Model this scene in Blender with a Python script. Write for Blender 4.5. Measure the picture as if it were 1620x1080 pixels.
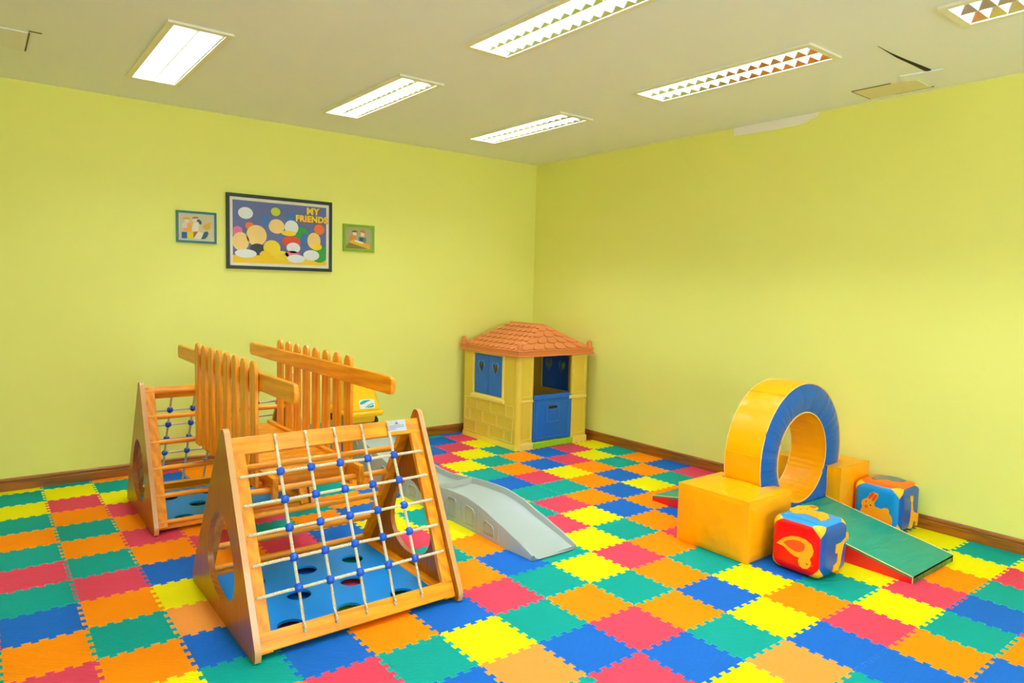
import bpy, bmesh, math, random
from mathutils import Vector, Matrix, noise
from math import sin, cos, pi
random.seed(7)
S = bpy.context.scene
for o in list(bpy.data.objects): bpy.data.objects.remove(o)
COL = S.collection

# ------------------------------------------------------------------ camera
cam_d = bpy.data.cameras.new('camera'); cam = bpy.data.objects.new('camera', cam_d); COL.objects.link(cam)
cam_d.sensor_width = 36.0; cam_d.lens = 1090.63 / 1620 * 36.0
cam_d.clip_start = 0.05; cam_d.clip_end = 60
A_, B_, C_ = -0.6627, 1.4918, 0.0246
R_ = Matrix.Rotation(A_, 4, 'Z') @ Matrix.Rotation(B_, 4, 'X') @ Matrix.Rotation(C_, 4, 'Z')
cam.matrix_world = Matrix.Translation((-4.8303, -5.8306, 1.5084)) @ R_
S.camera = cam
# ------------------------------------------------------------------ world, exposure
w = bpy.data.worlds.new('world'); S.world = w; w.use_nodes = True
w.node_tree.nodes['Background'].inputs[0].default_value = (1, 1, 1, 1)
w.node_tree.nodes['Background'].inputs[1].default_value = 0.25
S.view_settings.view_transform = 'Standard'; S.view_settings.look = 'None'
S.view_settings.exposure = 0.6; S.view_settings.gamma = 1.0; S.view_settings.use_curve_mapping = False
try:
    S.cycles.max_bounces = 10; S.cycles.diffuse_bounces = 6; S.cycles.glossy_bounces = 4
    S.cycles.sample_clamp_indirect = 8; S.cycles.use_denoising = True
    S.cycles.caustics_reflective = False
except Exception: pass
TUBE = 84.0          # emission strength of the fluorescent tubes
H = 2.816            # ceiling height
XW, YW = -6.9, -9.3  # far walls behind and left of the camera
# fill light from two added, unseen windows behind and beside the camera: (x, y, z), turn, width, height, watts
ADDED_WINDOWS = [((-3.6, YW-.06, 1.55), 'back', 3.6, 1.7, 120), ((XW-.06, -6.4, 1.55), 'side', 2.8, 1.5, 50)]
for (wx, wy, wz), side, ww, wh, watt in ADDED_WINDOWS:
    ld = bpy.data.lights.new('added_fill_light', 'AREA'); ld.shape = 'RECTANGLE'; ld.size = ww; ld.size_y = wh; ld.energy = watt; ld.color = (.86, .96, 1.06)  # added fill light that brightens upright surfaces, source unseen
    lo = bpy.data.objects.new('added_fill_light', ld); COL.objects.link(lo)
    d_ = Vector((0, 1, 0)) if side == 'back' else Vector((1, 0, 0))
    lo.location = Vector((wx, wy, wz)) - d_*.08; lo.rotation_euler = d_.to_track_quat('-Z', 'Z').to_euler()

# ------------------------------------------------------------------ materials
def srgb(r, g, b):
    f = lambda c: (c / 255 / 12.92) if c <= 10 else ((c / 255 + .055) / 1.055) ** 2.4
    return (f(r), f(g), f(b), 1)
MATS = {}
def mat(name, col, rough=.5, spec=.5, metal=0., coat=0., emis=0., bump=None, var=0.0, scale=20., trans=0., coat_rough=.1):
    if name in MATS: return MATS[name]
    m = bpy.data.materials.new(name); m.use_nodes = True; nt = m.node_tree; N = nt.nodes; L = nt.links
    b = N['Principled BSDF']
    b.inputs['Base Color'].default_value = col; b.inputs['Roughness'].default_value = rough
    b.inputs['Specular IOR Level'].default_value = spec; b.inputs['Metallic'].default_value = metal
    b.inputs['Coat Weight'].default_value = coat; b.inputs['Coat Roughness'].default_value = coat_rough
    b.inputs['Transmission Weight'].default_value = trans
    if emis: b.inputs['Emission Color'].default_value = (1, 1, 1, 1); b.inputs['Emission Strength'].default_value = emis
    tc = N.new('ShaderNodeTexCoord')
    if var:
        n = N.new('ShaderNodeTexNoise'); n.inputs['Scale'].default_value = scale; n.inputs['Detail'].default_value = 4
        L.new(tc.outputs['Object'], n.inputs['Vector'])
        mx = N.new('ShaderNodeMix'); mx.data_type = 'RGBA'
        mx.inputs['A'].default_value = [c * (1 - var) for c in col[:3]] + [1]
        mx.inputs['B'].default_value = [min(1, c * (1 + var)) for c in col[:3]] + [1]
        L.new(n.outputs['Fac'], mx.inputs['Factor']); L.new(mx.outputs['Result'], b.inputs['Base Color'])
    if bump:
        kind, sc, st = bump
        bp = N.new('ShaderNodeBump'); bp.inputs['Strength'].default_value = st; bp.inputs['Distance'].default_value = .05 if kind in ('crease', 'radial') else .01
        if kind == 'noise':
            t = N.new('ShaderNodeTexNoise'); t.inputs['Scale'].default_value = sc; L.new(tc.outputs['Object'], t.inputs['Vector']); out = t.outputs['Fac']
        elif kind == 'rope':
            mp = N.new('ShaderNodeMapping'); mp.inputs['Rotation'].default_value = (.6, .6, .8)
            t = N.new('ShaderNodeTexWave'); t.inputs['Scale'].default_value = sc; L.new(tc.outputs['Object'], mp.inputs['Vector']); L.new(mp.outputs[0], t.inputs['Vector']); out = t.outputs['Fac']
        elif kind == 'crease':
            mp = N.new('ShaderNodeMapping'); mp.inputs['Rotation'].default_value = (.7, .3, .5); mp.inputs['Scale'].default_value = (1, 3.2, 1)
            t = N.new('ShaderNodeTexNoise'); t.inputs['Scale'].default_value = sc; t.inputs['Detail'].default_value = 2; t.inputs['Distortion'].default_value = .8
            L.new(tc.outputs['Object'], mp.inputs['Vector']); L.new(mp.outputs[0], t.inputs['Vector']); out = t.outputs['Fac']
        elif kind == 'radial':     # creases that run out from the middle of a disc standing in the x-z plane
            sp = N.new('ShaderNodeSeparateXYZ'); L.new(tc.outputs['Object'], sp.inputs[0])
            at = N.new('ShaderNodeMath'); at.operation = 'ARCTAN2'; L.new(sp.outputs['X'], at.inputs[0]); L.new(sp.outputs['Z'], at.inputs[1])
            cb = N.new('ShaderNodeCombineXYZ'); L.new(at.outputs[0], cb.inputs['X'])
            t = N.new('ShaderNodeTexNoise'); t.inputs['Scale'].default_value = sc; t.inputs['Detail'].default_value = 1
            L.new(cb.outputs[0], t.inputs['Vector']); out = t.outputs['Fac']
        elif kind == 'foam':
            t = N.new('ShaderNodeTexWave'); t.inputs['Scale'].default_value = sc; t.bands_direction = 'DIAGONAL'; t.inputs['Distortion'].default_value = .6
            L.new(tc.outputs['Object'], t.inputs['Vector'])
            t2 = N.new('ShaderNodeTexNoise'); t2.inputs['Scale'].default_value = sc * 1.3; L.new(tc.outputs['Object'], t2.inputs['Vector'])
            ma = N.new('ShaderNodeMath'); L.new(t.outputs['Fac'], ma.inputs[0]); L.new(t2.outputs['Fac'], ma.inputs[1]); out = ma.outputs[0]
        L.new(out, bp.inputs['Height']); L.new(bp.outputs[0], b.inputs['Normal'])
    MATS[name] = m; return m

def wood(name, axis, c1, c2, rough=.35, coat=.18, scale=9.):
    """varnished board, grain running along axis"""
    if name in MATS: return MATS[name]
    m = bpy.data.materials.new(name); m.use_nodes = True; nt = m.node_tree; N = nt.nodes; L = nt.links
    b = N['Principled BSDF']; b.inputs['Roughness'].default_value = rough; b.inputs['Coat Weight'].default_value = coat; b.inputs['Coat Roughness'].default_value = .12
    tc = N.new('ShaderNodeTexCoord'); mp = N.new('ShaderNodeMapping')
    sc = [5.5, 5.5, 5.5]; sc['XYZ'.index(axis)] = .45; mp.inputs['Scale'].default_value = sc
    L.new(tc.outputs['Object'], mp.inputs['Vector'])
    oi = N.new('ShaderNodeObjectInfo'); va = N.new('ShaderNodeVectorMath'); va.operation = 'ADD'
    mu = N.new('ShaderNodeMath'); mu.operation = 'MULTIPLY'; mu.inputs[1].default_value = 37; L.new(oi.outputs['Random'], mu.inputs[0])
    L.new(mp.outputs[0], va.inputs[0]); L.new(mu.outputs[0], va.inputs[1])
    n = N.new('ShaderNodeTexNoise'); n.inputs['Scale'].default_value = scale; n.inputs['Detail'].default_value = 6; n.inputs['Roughness'].default_value = .65; n.inputs['Distortion'].default_value = .9
    L.new(va.outputs[0], n.inputs['Vector'])
    w_ = N.new('ShaderNodeTexWave'); w_.bands_direction = 'DIAGONAL'; w_.inputs['Scale'].default_value = scale * .22; w_.inputs['Distortion'].default_value = 7; w_.inputs['Detail'].default_value = 3
    L.new(va.outputs[0], w_.inputs['Vector'])
    ad = N.new('ShaderNodeMix'); ad.data_type = 'FLOAT'; ad.inputs['Factor'].default_value = .22
    L.new(n.outputs['Fac'], ad.inputs['A']); L.new(w_.outputs['Fac'], ad.inputs['B'])
    cr = N.new('ShaderNodeValToRGB'); cr.color_ramp.elements[0].position = .25; cr.color_ramp.elements[0].color = c2
    cr.color_ramp.elements[1].position = .68; cr.color_ramp.elements[1].color = c1
    L.new(ad.outputs['Result'], cr.inputs['Fac']); L.new(cr.outputs['Color'], b.inputs['Base Color'])
    bp = N.new('ShaderNodeBump'); bp.inputs['Strength'].default_value = .05; L.new(n.outputs['Fac'], bp.inputs['Height']); L.new(bp.outputs[0], b.inputs['Normal'])
    MATS[name] = m; return m

OAK1, OAK2 = srgb(250, 164, 8), srgb(212, 122, 2)
PLY1, PLY2 = srgb(176, 104, 12), srgb(148, 80, 6)
wX = wood('oak_x', 'X', OAK1, OAK2); wY = wood('oak_y', 'Y', OAK1, OAK2); wZ = wood('oak_z', 'Z', OAK1, OAK2)
wP = wood('ply_panel', 'Z', PLY1, PLY2, scale=14.)
wE = mat('panel_edge', srgb(214, 160, 96), .35, coat=.4, var=.08, scale=30)
wB = wood('baseboard_wood', 'Y', srgb(166, 98, 10), srgb(120, 66, 4), rough=.45, coat=.08)
wBx = wood('baseboard_wood_x', 'X', srgb(166, 98, 10), srgb(120, 66, 4), rough=.45, coat=.08)
WALL = mat('yellow_wall_paint', srgb(237, 240, 132), .6, spec=.2, bump=('noise', 60, .05), var=.02, scale=1.5)
CEIL = mat('ceiling_paint', srgb(238, 246, 255), .7, spec=.2, var=.02, scale=1.2)
FIX = mat('lamp_white_metal', srgb(235, 235, 215), .35, spec=.5)
LOUV = mat('louver_metal', (.9, .92, .93, 1), .3, metal=.3)
REFL = mat('mirror_reflector', (.82, .84, .85, 1), .12, metal=1.)
HOUS = mat('lamp_inside', (.92, .93, .94, 1), .4)
GLOW = mat('tube_glow', (1, 1, 1, 1), .5, emis=TUBE)
MATS['tube_glow'].node_tree.nodes['Principled BSDF'].inputs['Emission Color'].default_value = (.86, .975, 1.10, 1)
BLUEBEAD = mat('blue_bead', srgb(2, 84, 208), .22, spec=.4, coat=.25)
ROPE = mat('cream_rope', srgb(238, 226, 190), .7, bump=('rope', 60, .6), var=.12, scale=90)
BLUEBOARD = mat('blue_board', srgb(0, 148, 240), .38, spec=.2)
GREY = mat('grey_plastic', srgb(166, 177, 170), .4, var=.02, scale=6)
CREAM = mat('cream_plastic', srgb(232, 202, 70), .42, var=.03, scale=5)
ROOFM = mat('orange_plastic', srgb(222, 134, 76), .5, spec=.3, var=.04, scale=6)
BLUEP = mat('blue_plastic', srgb(8, 106, 214), .4, bump=('noise', 90, .04))
LIME = mat('lime_plastic', srgb(160, 214, 24), .4)
YVIN = mat('yellow_vinyl', srgb(255, 172, 0), .36, spec=.3, coat=.12, bump=('crease', 3.2, .2))
YVIN2 = mat('yellow_vinyl_plain', srgb(255, 180, 0), .3, spec=.35, coat=.25, bump=('crease', 3, .16))
BVIN = mat('blue_vinyl', srgb(0, 92, 186), .32, spec=.3, coat=.12, bump=('radial', 9, .3))
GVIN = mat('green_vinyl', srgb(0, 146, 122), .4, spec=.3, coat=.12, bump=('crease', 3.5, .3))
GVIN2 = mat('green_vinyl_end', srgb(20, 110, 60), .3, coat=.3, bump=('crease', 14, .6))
RVIN = mat('red_vinyl', srgb(226, 18, 28), .35, coat=.2)
PIPE = mat('piping', srgb(245, 200, 120), .5)
def flat(n, r, g, b, rough=.5): return mat(n, srgb(r, g, b), rough)

# ------------------------------------------------------------------ mesh helpers
def new(): return bmesh.new()
def box(bm, x0, x1, y0, y1, z0, z1, mi=0):
    v = [bm.verts.new(p) for p in ((x0,y0,z0),(x1,y0,z0),(x1,y1,z0),(x0,y1,z0),(x0,y0,z1),(x1,y0,z1),(x1,y1,z1),(x0,y1,z1))]
    for f in ((3,2,1,0),(4,5,6,7),(0,1,5,4),(1,2,6,5),(2,3,7,6),(3,0,4,7)):
        fa = bm.faces.new([v[i] for i in f]); fa.material_index = mi
    return v
def hexa(bm, pts, mi=0):
    """8 points: four of the bottom, four of the top, same order"""
    v = [bm.verts.new(p) for p in pts]
    for f in ((3,2,1,0),(4,5,6,7),(0,1,5,4),(1,2,6,5),(2,3,7,6),(3,0,4,7)):
        fa = bm.faces.new([v[i] for i in f]); fa.material_index = mi
def map3(axis, a, b, h):
    return {'x': (h, a, b), 'y': (a, h, b), 'z': (a, b, h)}[axis]
def plate(bm, outer, axis, lo, hi, holes=(), mi=0, side_mi=None):
    """solid plate of any outline, with holes; outline in the two other axes"""
    t = bmesh.new(); loops = []
    for poly in (outer, *holes):
        vs = [t.verts.new((p[0], p[1], 0)) for p in poly]
        for i in range(len(vs)): t.edges.new((vs[i], vs[(i+1) % len(vs)]))
        loops.append([v.co.copy() for v in vs])
    t.verts.index_update()
    if holes: bmesh.ops.triangle_fill(t, edges=t.edges[:], use_beauty=True)
    else: t.faces.new(t.verts[:])
    t.verts.index_update()
    lo_v = [bm.verts.new(map3(axis, v.co.x, v.co.y, lo)) for v in t.verts]
    hi_v = [bm.verts.new(map3(axis, v.co.x, v.co.y, hi)) for v in t.verts]
    fs = []
    for f in t.faces:
        ids = [v.index for v in f.verts]
        fs.append(bm.faces.new([lo_v[i] for i in reversed(ids)])); fs.append(bm.faces.new([hi_v[i] for i in ids]))
    for f in fs: f.material_index = mi
    sf = []; base = 0
    for li_, lp in enumerate(loops):
        n = len(lp)
        for i in range(n):
            a, b = base + i, base + (i+1) % n
            fa = bm.faces.new((lo_v[a], lo_v[b], hi_v[b], hi_v[a])); fa.material_index = mi if side_mi is None or li_ else side_mi; sf.append(fa)
        base += n
    bmesh.ops.recalc_face_normals(bm, faces=fs + sf)
    t.free()
def tube(bm, pts, r, n=10, closed=False, cap=True):
    pts = [Vector(p) for p in pts]; rings = []
    for i, p in enumerate(pts):
        if closed: d = pts[(i+1) % len(pts)] - pts[i-1]
        else: d = pts[min(i+1, len(pts)-1)] - pts[max(i-1, 0)]
        d.normalize(); up = Vector((0, 0, 1)) if abs(d.z) < .9 else Vector((1, 0, 0))
        u = d.cross(up).normalized(); v = d.cross(u)
        rr = r[i] if isinstance(r, (list, tuple)) else r
        rings.append([bm.verts.new(p + (u*cos(2*pi*k/n) + v*sin(2*pi*k/n)) * rr) for k in range(n)])
    m = len(rings); fs = []
    for i in range(m if closed else m-1):
        a, b = rings[i], rings[(i+1) % m]
        for k in range(n): fs.append(bm.faces.new((a[k], a[(k+1) % n], b[(k+1) % n], b[k])))
    if cap and not closed:
        fs.append(bm.faces.new(rings[0])); fs.append(bm.faces.new(rings[-1]))
    bmesh.ops.recalc_face_normals(bm, faces=fs)
def ellipse(cx, cy, rx, ry, n=32, egg=0.):
    return [(cx + rx*cos(2*pi*k/n) * (1 - egg*sin(2*pi*k/n)), cy + ry*sin(2*pi*k/n)) for k in range(n)]
def rrect(x0, x1, y0, y1, r, n=5):
    out = []
    for cx, cy, a0 in ((x1-r, y1-r, 0), (x0+r, y1-r, 90), (x0+r, y0+r, 180), (x1-r, y0+r, 270)):
        for k in range(n+1):
            a = math.radians(a0 + 90*k/n); out.append((cx + r*cos(a), cy + r*sin(a)))
    return out
def obj(name, bm, m, parent=None, origin=None, bevel=0., smooth=35, seg=2):
    """links the bmesh (built in room coordinates) as one mesh object"""
    if origin is None: origin = Vector((0, 0, 0))
    org = Vector(origin)
    if parent is not None and parent.type == 'EMPTY': base = parent.location.copy()
    elif parent is not None: base = Vector(parent['_o'])
    else: base = Vector((0, 0, 0))
    if parent is None and origin == Vector((0, 0, 0)): org = Vector((0, 0, 0))
    elif parent is not None and org.length == 0: org = base.copy()
    bmesh.ops.translate(bm, verts=bm.verts[:], vec=-org)
    me = bpy.data.meshes.new(name); bm.to_mesh(me); bm.free()
    for mm in (m if isinstance(m, (list, tuple)) else [m]): me.materials.append(mm)
    if smooth:
        me.polygons.foreach_set('use_smooth', [True]*len(me.polygons)); me.set_sharp_from_angle(angle=math.radians(smooth))
    o = bpy.data.objects.new(name, me); COL.objects.link(o)
    if parent is not None: o.parent = parent
    o.location = org - base
    o['_o'] = list(org)
    if bevel:
        b = o.modifiers.new('b', 'BEVEL'); b.width = bevel; b.segments = seg; b.limit_method = 'ANGLE'; b.angle_limit = math.radians(40)
    return o
def thing(name, label, cat, loc, group=None):
    o = bpy.data.objects.new(name, None); COL.objects.link(o); o.location = loc; o.empty_display_size = .1
    o['label'] = label; o['category'] = cat; o['_o'] = list(loc)
    if group: o['group'] = group
    return o
def tag(o, label, cat, group=None):
    o['label'] = label; o['category'] = cat
    if group: o['group'] = group
    return o
def struct(name, bm, m, bevel=0., smooth=35):
    o = obj(name, bm, m, bevel=bevel, smooth=smooth); o['kind'] = 'structure'; return o
def clone(src, name, parent, at):
    """a copy of one part; at is its place in the room"""
    c = src.copy(); c.name = name; COL.objects.link(c); c.parent = parent
    base = Vector(parent['_o']); c.location = Vector(at) - base; c['_o'] = list(at); return c

# ------------------------------------------------------------------ room shell
LAMPX = [(-4.005, -3.705), (-2.685, -2.385), (-1.345, -1.035)]
LAMPY = [(-1.885, -0.645), (-3.83, -2.595), (-5.70, -4.455)]
lamps = [(x, y) for x in LAMPX for y in LAMPY]
bm = new(); box(bm, XW-.1, .1, YW-.1, .1, -.1, 0); struct('floor', bm, mat('bare_floor', srgb(176, 150, 110), .5, var=.06, scale=3))
bm = new(); box(bm, XW-.1, .1, 0, .1, 0, H+.15); struct('wall_left', bm, WALL)
bm = new(); box(bm, 0, .1, YW-.1, 0, 0, H+.15); struct('wall_right', bm, WALL)
def wrect(a0, a1, b0, b1): return [(a0, b0), (a1, b0), (a1, b1), (a0, b1)]
WFR = mat('added_window_white', srgb(236, 236, 230), .4); GLS = mat('added_window_glass', (1, 1, 1, 1), .0, trans=1.)
bw, sw = ADDED_WINDOWS
for name, ax, lo, hi, a0, a1, (pos, _, ww, wh, _w), c_ in (('wall_back', 'y', YW-.1, YW, XW-.1, .1, bw, bw[0][0]), ('wall_side', 'x', XW-.1, XW, YW, 0, sw, sw[0][1])):
    z_ = pos[2]; op = wrect(c_-ww/2, c_+ww/2, z_-wh/2, z_+wh/2)
    bm = new(); plate(bm, wrect(a0, a1, 0, H+.15), ax, lo, hi, [op]); struct(name, bm, WALL, smooth=0)
    bm = new(); f = .05; xs_ = [c_-ww/2, c_, c_+ww/2]
    plate(bm, op, ax, lo+.05, lo+.09, [wrect(xs_[0]+f, c_-f/2, z_-wh/2+f, z_+wh/2-f), wrect(c_+f/2, xs_[2]-f, z_-wh/2+f, z_+wh/2-f)])
    struct('added_window_1' if name == 'wall_back' else 'added_window_2', bm, WFR, smooth=0)  # added frame around the fill light's opening, out of view
bm = new()
holes = [[(x0+.012, y0+.012), (x1-.012, y0+.012), (x1-.012, y1-.012), (x0+.012, y1-.012)] for (x0, x1), (y0, y1) in lamps]
plate(bm, [(XW-.1, YW-.1), (.1, YW-.1), (.1, .1), (XW-.1, .1)], 'z', H, H+.03, holes)
struct('ceiling', bm, CEIL, smooth=0)
def base_profile(t=.014, h=.1):
    return [(0, 0), (t, 0), (t, h-.03), (t-.003, h-.026), (t+.002, h-.02), (t+.002, h-.008), (t-.004, h), (0, h)]
def baseboard(name, along, m):
    bm = new(); P = base_profile()
    if along == 'x':
        vs = [[bm.verts.new((x, -a, b)) for a, b in P] for x in (XW, 0)]
    else:
        vs = [[bm.verts.new((-a, y, b)) for a, b in P] for y in (YW, 0)]
    n = len(P)
    for i in range(n): bm.faces.new((vs[0][i], vs[0][(i+1) % n], vs[1][(i+1) % n], vs[1][i]))
    bm.faces.new(vs[0]); bm.faces.new(vs[1]); bmesh.ops.recalc_face_normals(bm, faces=bm.faces[:])
    struct(name, bm, m, smooth=30)
baseboard('baseboard_left', 'x', wBx); baseboard('baseboard_right', 'y', wB)
# unpainted strip high on the right wall
bm = new()
plate(bm, [(-2.46, 2.752), (-2.62, 2.75), (-2.80, 2.746), (-3.0, 2.748), (-3.06, 2.757), (-3.09, 2.764), (-3.11, 2.776), (-3.155, 2.786), (-3.165, 2.813), (-2.46, 2.813)], 'x', -.003, .002)
struct('trim_1', bm, mat('bare_plaster', srgb(242, 240, 232), .7))
# access panels and the open seam in the ceiling
SEAM = mat('dark_gap', (.02, .02, .015, 1), .9)
bm = new(); box(bm, -.335, -.085, -3.935, -3.56, H-.004, H+.002)
o = struct('trim_2', bm, mat('hatch_board', srgb(230, 226, 190), .7))
bm = new()
box(bm, -.34, -.335, -3.80, -3.56, H-.0045, H+.002); box(bm, -.34, -.08, -3.5655, -3.56, H-.0045, H+.002); box(bm, -.088, -.083, -3.95, -3.72, H-.0045, H+.002)
struct('trim_3', bm, mat('gap_line', srgb(110, 98, 60), .9))
bm = new(); plate(bm, [(-1.05, -4.044), (-.80, -4.03), (-.60, -4.035), (-.44, -4.035), (-.42, -4.05), (-.44, -4.07), (-.56, -4.063), (-.72, -4.05), (-.9, -4.042)], 'z', H-.002, H+.001); struct('trim_4', bm, SEAM)
bm = new(); plate(bm, [(-.45, -3.90), (-.34, -3.86), (-.30, -3.94), (-.36, -4.10), (-.42, -4.12), (-.43, -4.02)], 'z', H-.006, H+.001); struct('trim_5', bm, CEIL)
bm = new(); box(bm, -5.4, -4.56, -1.165, -.79, H-.006, H+.001); struct('trim_6', bm, mat('hatch_board_left', srgb(236, 240, 240), .7))
bm = new(); box(bm, -4.56, -4.552, -1.165, -.79, H-.007, H+.001); box(bm, -4.56, -4.50, -1.20, -1.185, H-.002, H+.001); struct('trim_7', bm, MATS['gap_line'])

# ------------------------------------------------------------------ ceiling lamps
def make_lamp(x0, x1, y0, y1, n=16):
    cx, cy = (x0+x1)/2, (y0+y1)/2
    t = thing('ceiling_light', '', 'ceiling light', (cx, cy, H), 'recessed louvred ceiling lights')
    bm = new()
    plate(bm, [(x0-.012, y0-.012), (x1+.012, y0-.012), (x1+.012, y1+.012), (x0-.012, y1+.012)], 'z', H-.012, H-.0005,
          [[(x0+.022, y0+.022), (x1-.022, y0+.022), (x1-.022, y1-.022), (x0+.022, y1-.022)]])
    obj('frame', bm, FIX, t, smooth=0)
    ix0, ix1, iy0, iy1 = x0+.022, x1-.022, y0+.022, y1-.022
    bm = new(); zt = H+.10    # pan
    box(bm, ix0-.004, ix1+.004, iy0-.004, iy1+.004, zt, zt+.004)
    for a in ((ix0-.004, ix0, iy0, iy1), (ix1, ix1+.004, iy0, iy1), (ix0, ix1, iy0-.004, iy0), (ix0, ix1, iy1, iy1+.004)): box(bm, *a, H-.005, zt)
    obj('housing', bm, HOUS, t, smooth=0)
    bm = new(); z0, z1 = H-.006, H+.040
    bmr = new()
    def wedge_x(xc, wt, wb, ya, yb):
        hexa(bmr, [(xc-wb/2, ya, z0), (xc+wb/2, ya, z0), (xc+wb/2, yb, z0), (xc-wb/2, yb, z0), (xc-wt/2, ya, z1), (xc+wt/2, ya, z1), (xc+wt/2, yb, z1), (xc-wt/2, yb, z1)])
    wedge_x(cx, .052, .003, iy0, iy1)
    for s, xe in ((1, ix0), (-1, ix1)):
        hexa(bmr, [(xe, iy0, z0), (xe+s*.002, iy0, z0), (xe+s*.002, iy1, z0), (xe, iy1, z0), (xe, iy0, z1), (xe+s*.028, iy0, z1), (xe+s*.028, iy1, z1), (xe, iy1, z1)])
    bmesh.ops.recalc_face_normals(bmr, faces=bmr.faces[:]); obj('reflector', bmr, REFL, t, smooth=0)
    for k in range(n+1):
        y = iy0 + (iy1-iy0)*k/n
        for xa, xb in ((ix0, cx), (cx, ix1)):
            # cross blade, narrow below and wide above, its lower edge cut to a shallow V
            hexa(bm, [(xa, y-.001, z0+.001), (xb, y-.001, z0+.001), (xb, y+.001, z0+.001), (xa, y+.001, z0+.001), (xa, y-.012, z1), (xb, y-.012, z1), (xb, y+.012, z1), (xa, y+.012, z1)])
    obj('louver', bm, LOUV, t, smooth=0)
    for s in (-1, 1):
        bm = new(); xc = cx + s*(x1-x0)*.235
        tube(bm, [(xc, y0+.05, H+.068), (xc, y1-.05, H+.068)], .013, 8)
        obj('lamp_tube', bm, GLOW, t)
    return t
LL = {(0,1): 'ceiling light just above the top left edge of the photo, out of view', (0,2): 'ceiling light over the camera, left of the middle row, out of view', (1,2): 'ceiling light over the camera in the middle row, out of view',
      (0,0): 'white ceiling light nearest the left edge, all aglow, above the teal-framed picture',
      (1,0): 'ceiling light between the one above the poster and the one above the playhouse',
      (2,0): 'ceiling light nearest the room corner, closest above the playhouse roof',
      (1,1): 'long ceiling light cut by the top edge of the photo, middle of it',
      (2,1): 'ceiling light on the right between the playhouse corner and the torn ceiling seam',
      (2,2): 'ceiling light cut off at the top right corner of the photo'}
proto = None
for i, (xa, xb) in enumerate(LAMPX):
    for j, (ya, yb) in enumerate(LAMPY):
        t = make_lamp(xa, xb, ya, yb)
        t['label'] = LL[(i, j)]

# ------------------------------------------------------------------ foam floor tiles
TS = .3; GX, GY = -2.3964, -3.4074
ROWS = {   # from the right wall (i=-8) to the left; capitals: colour seen in the photo
-12: 'yrgBGyobrgyORORRg',
}
ROWS = {
-12: 'yrgBGyobrgyOROGYg',
-11: 'gobRBgroybgOBGYGy',
-10: 'byrYRBgyborgOYRYg',
-9:  'RbOGYRbogRybGROGo',
-8:  'YRBOGYRbOGrbyOGOr',
-7:  'GYRBOGYRBOGRORPGy'.replace('P', 'O'),
-6:  'OGOYRBryYBOGROGRg',
-5:  'BOBOGGOGGYBROBRGg',
-4:  'RGYBORGrYRGBgYOBR',
-3:  'yboOBYRBOGyRBPGOG',  # sheen on the P tile is put into its paler orange
-2:  'rgyBOGYGBOGYRBORb',
-1:  'brgoRORYGRBOBGYor',
0:   'oybryGOGOGYGRobgy',
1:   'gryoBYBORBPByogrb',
2:   'YgrYGOYGBRGoybrgo',
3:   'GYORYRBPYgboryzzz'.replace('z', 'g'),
4:   'YRGBGOBGrybg',
5:   'ogyROBoyg',
6:   'rbgybr',
}
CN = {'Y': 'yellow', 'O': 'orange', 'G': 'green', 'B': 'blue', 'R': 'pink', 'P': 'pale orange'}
CM = {'Y': flat('foam_yellow_', 1, 1, 1)}
def foam(n, r, g, b): return mat('foam_' + n, srgb(r, g, b), .62, spec=.1, bump=('foam', 42, .3), var=.03, scale=3.)
CM = {'Y': foam('yellow', 240, 226, 0), 'O': foam('orange', 250, 138, 0), 'G': foam('green', 0, 153, 138), 'B': foam('blue', 20, 100, 188), 'R': foam('pink', 218, 66, 88), 'P': foam('pale', 244, 150, 62)}  # pale: lighter orange foam, also carries the sheen painted on one tile
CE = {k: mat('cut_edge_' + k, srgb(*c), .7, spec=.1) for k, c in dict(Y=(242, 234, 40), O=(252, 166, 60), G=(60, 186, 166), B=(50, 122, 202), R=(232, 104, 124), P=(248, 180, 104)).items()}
def edge_pts():
    P = []; n = 5; d = TS/n; a = .0094; r = .0030
    P.append((.0, 0.))
    for p in range(n):
        b = p*d
        # rise, head, fall: a dovetail with rounded corners; flat next to the tile's corners
        P += [(b+.26*d, 0.)] if p == 0 else [(b+.29*d-r, -a), (b+.29*d, -a+r)]
        P += [(b+.20*d, a-r), (b+.20*d+r*.7, a), (b+.80*d-r*.7, a), (b+.80*d, a-r)]
        P += [(b+.74*d, 0.)] if p == n-1 else [(b+.71*d, -a+r), (b+.71*d+r, -a)]
    return P
EP = edge_pts()
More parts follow.
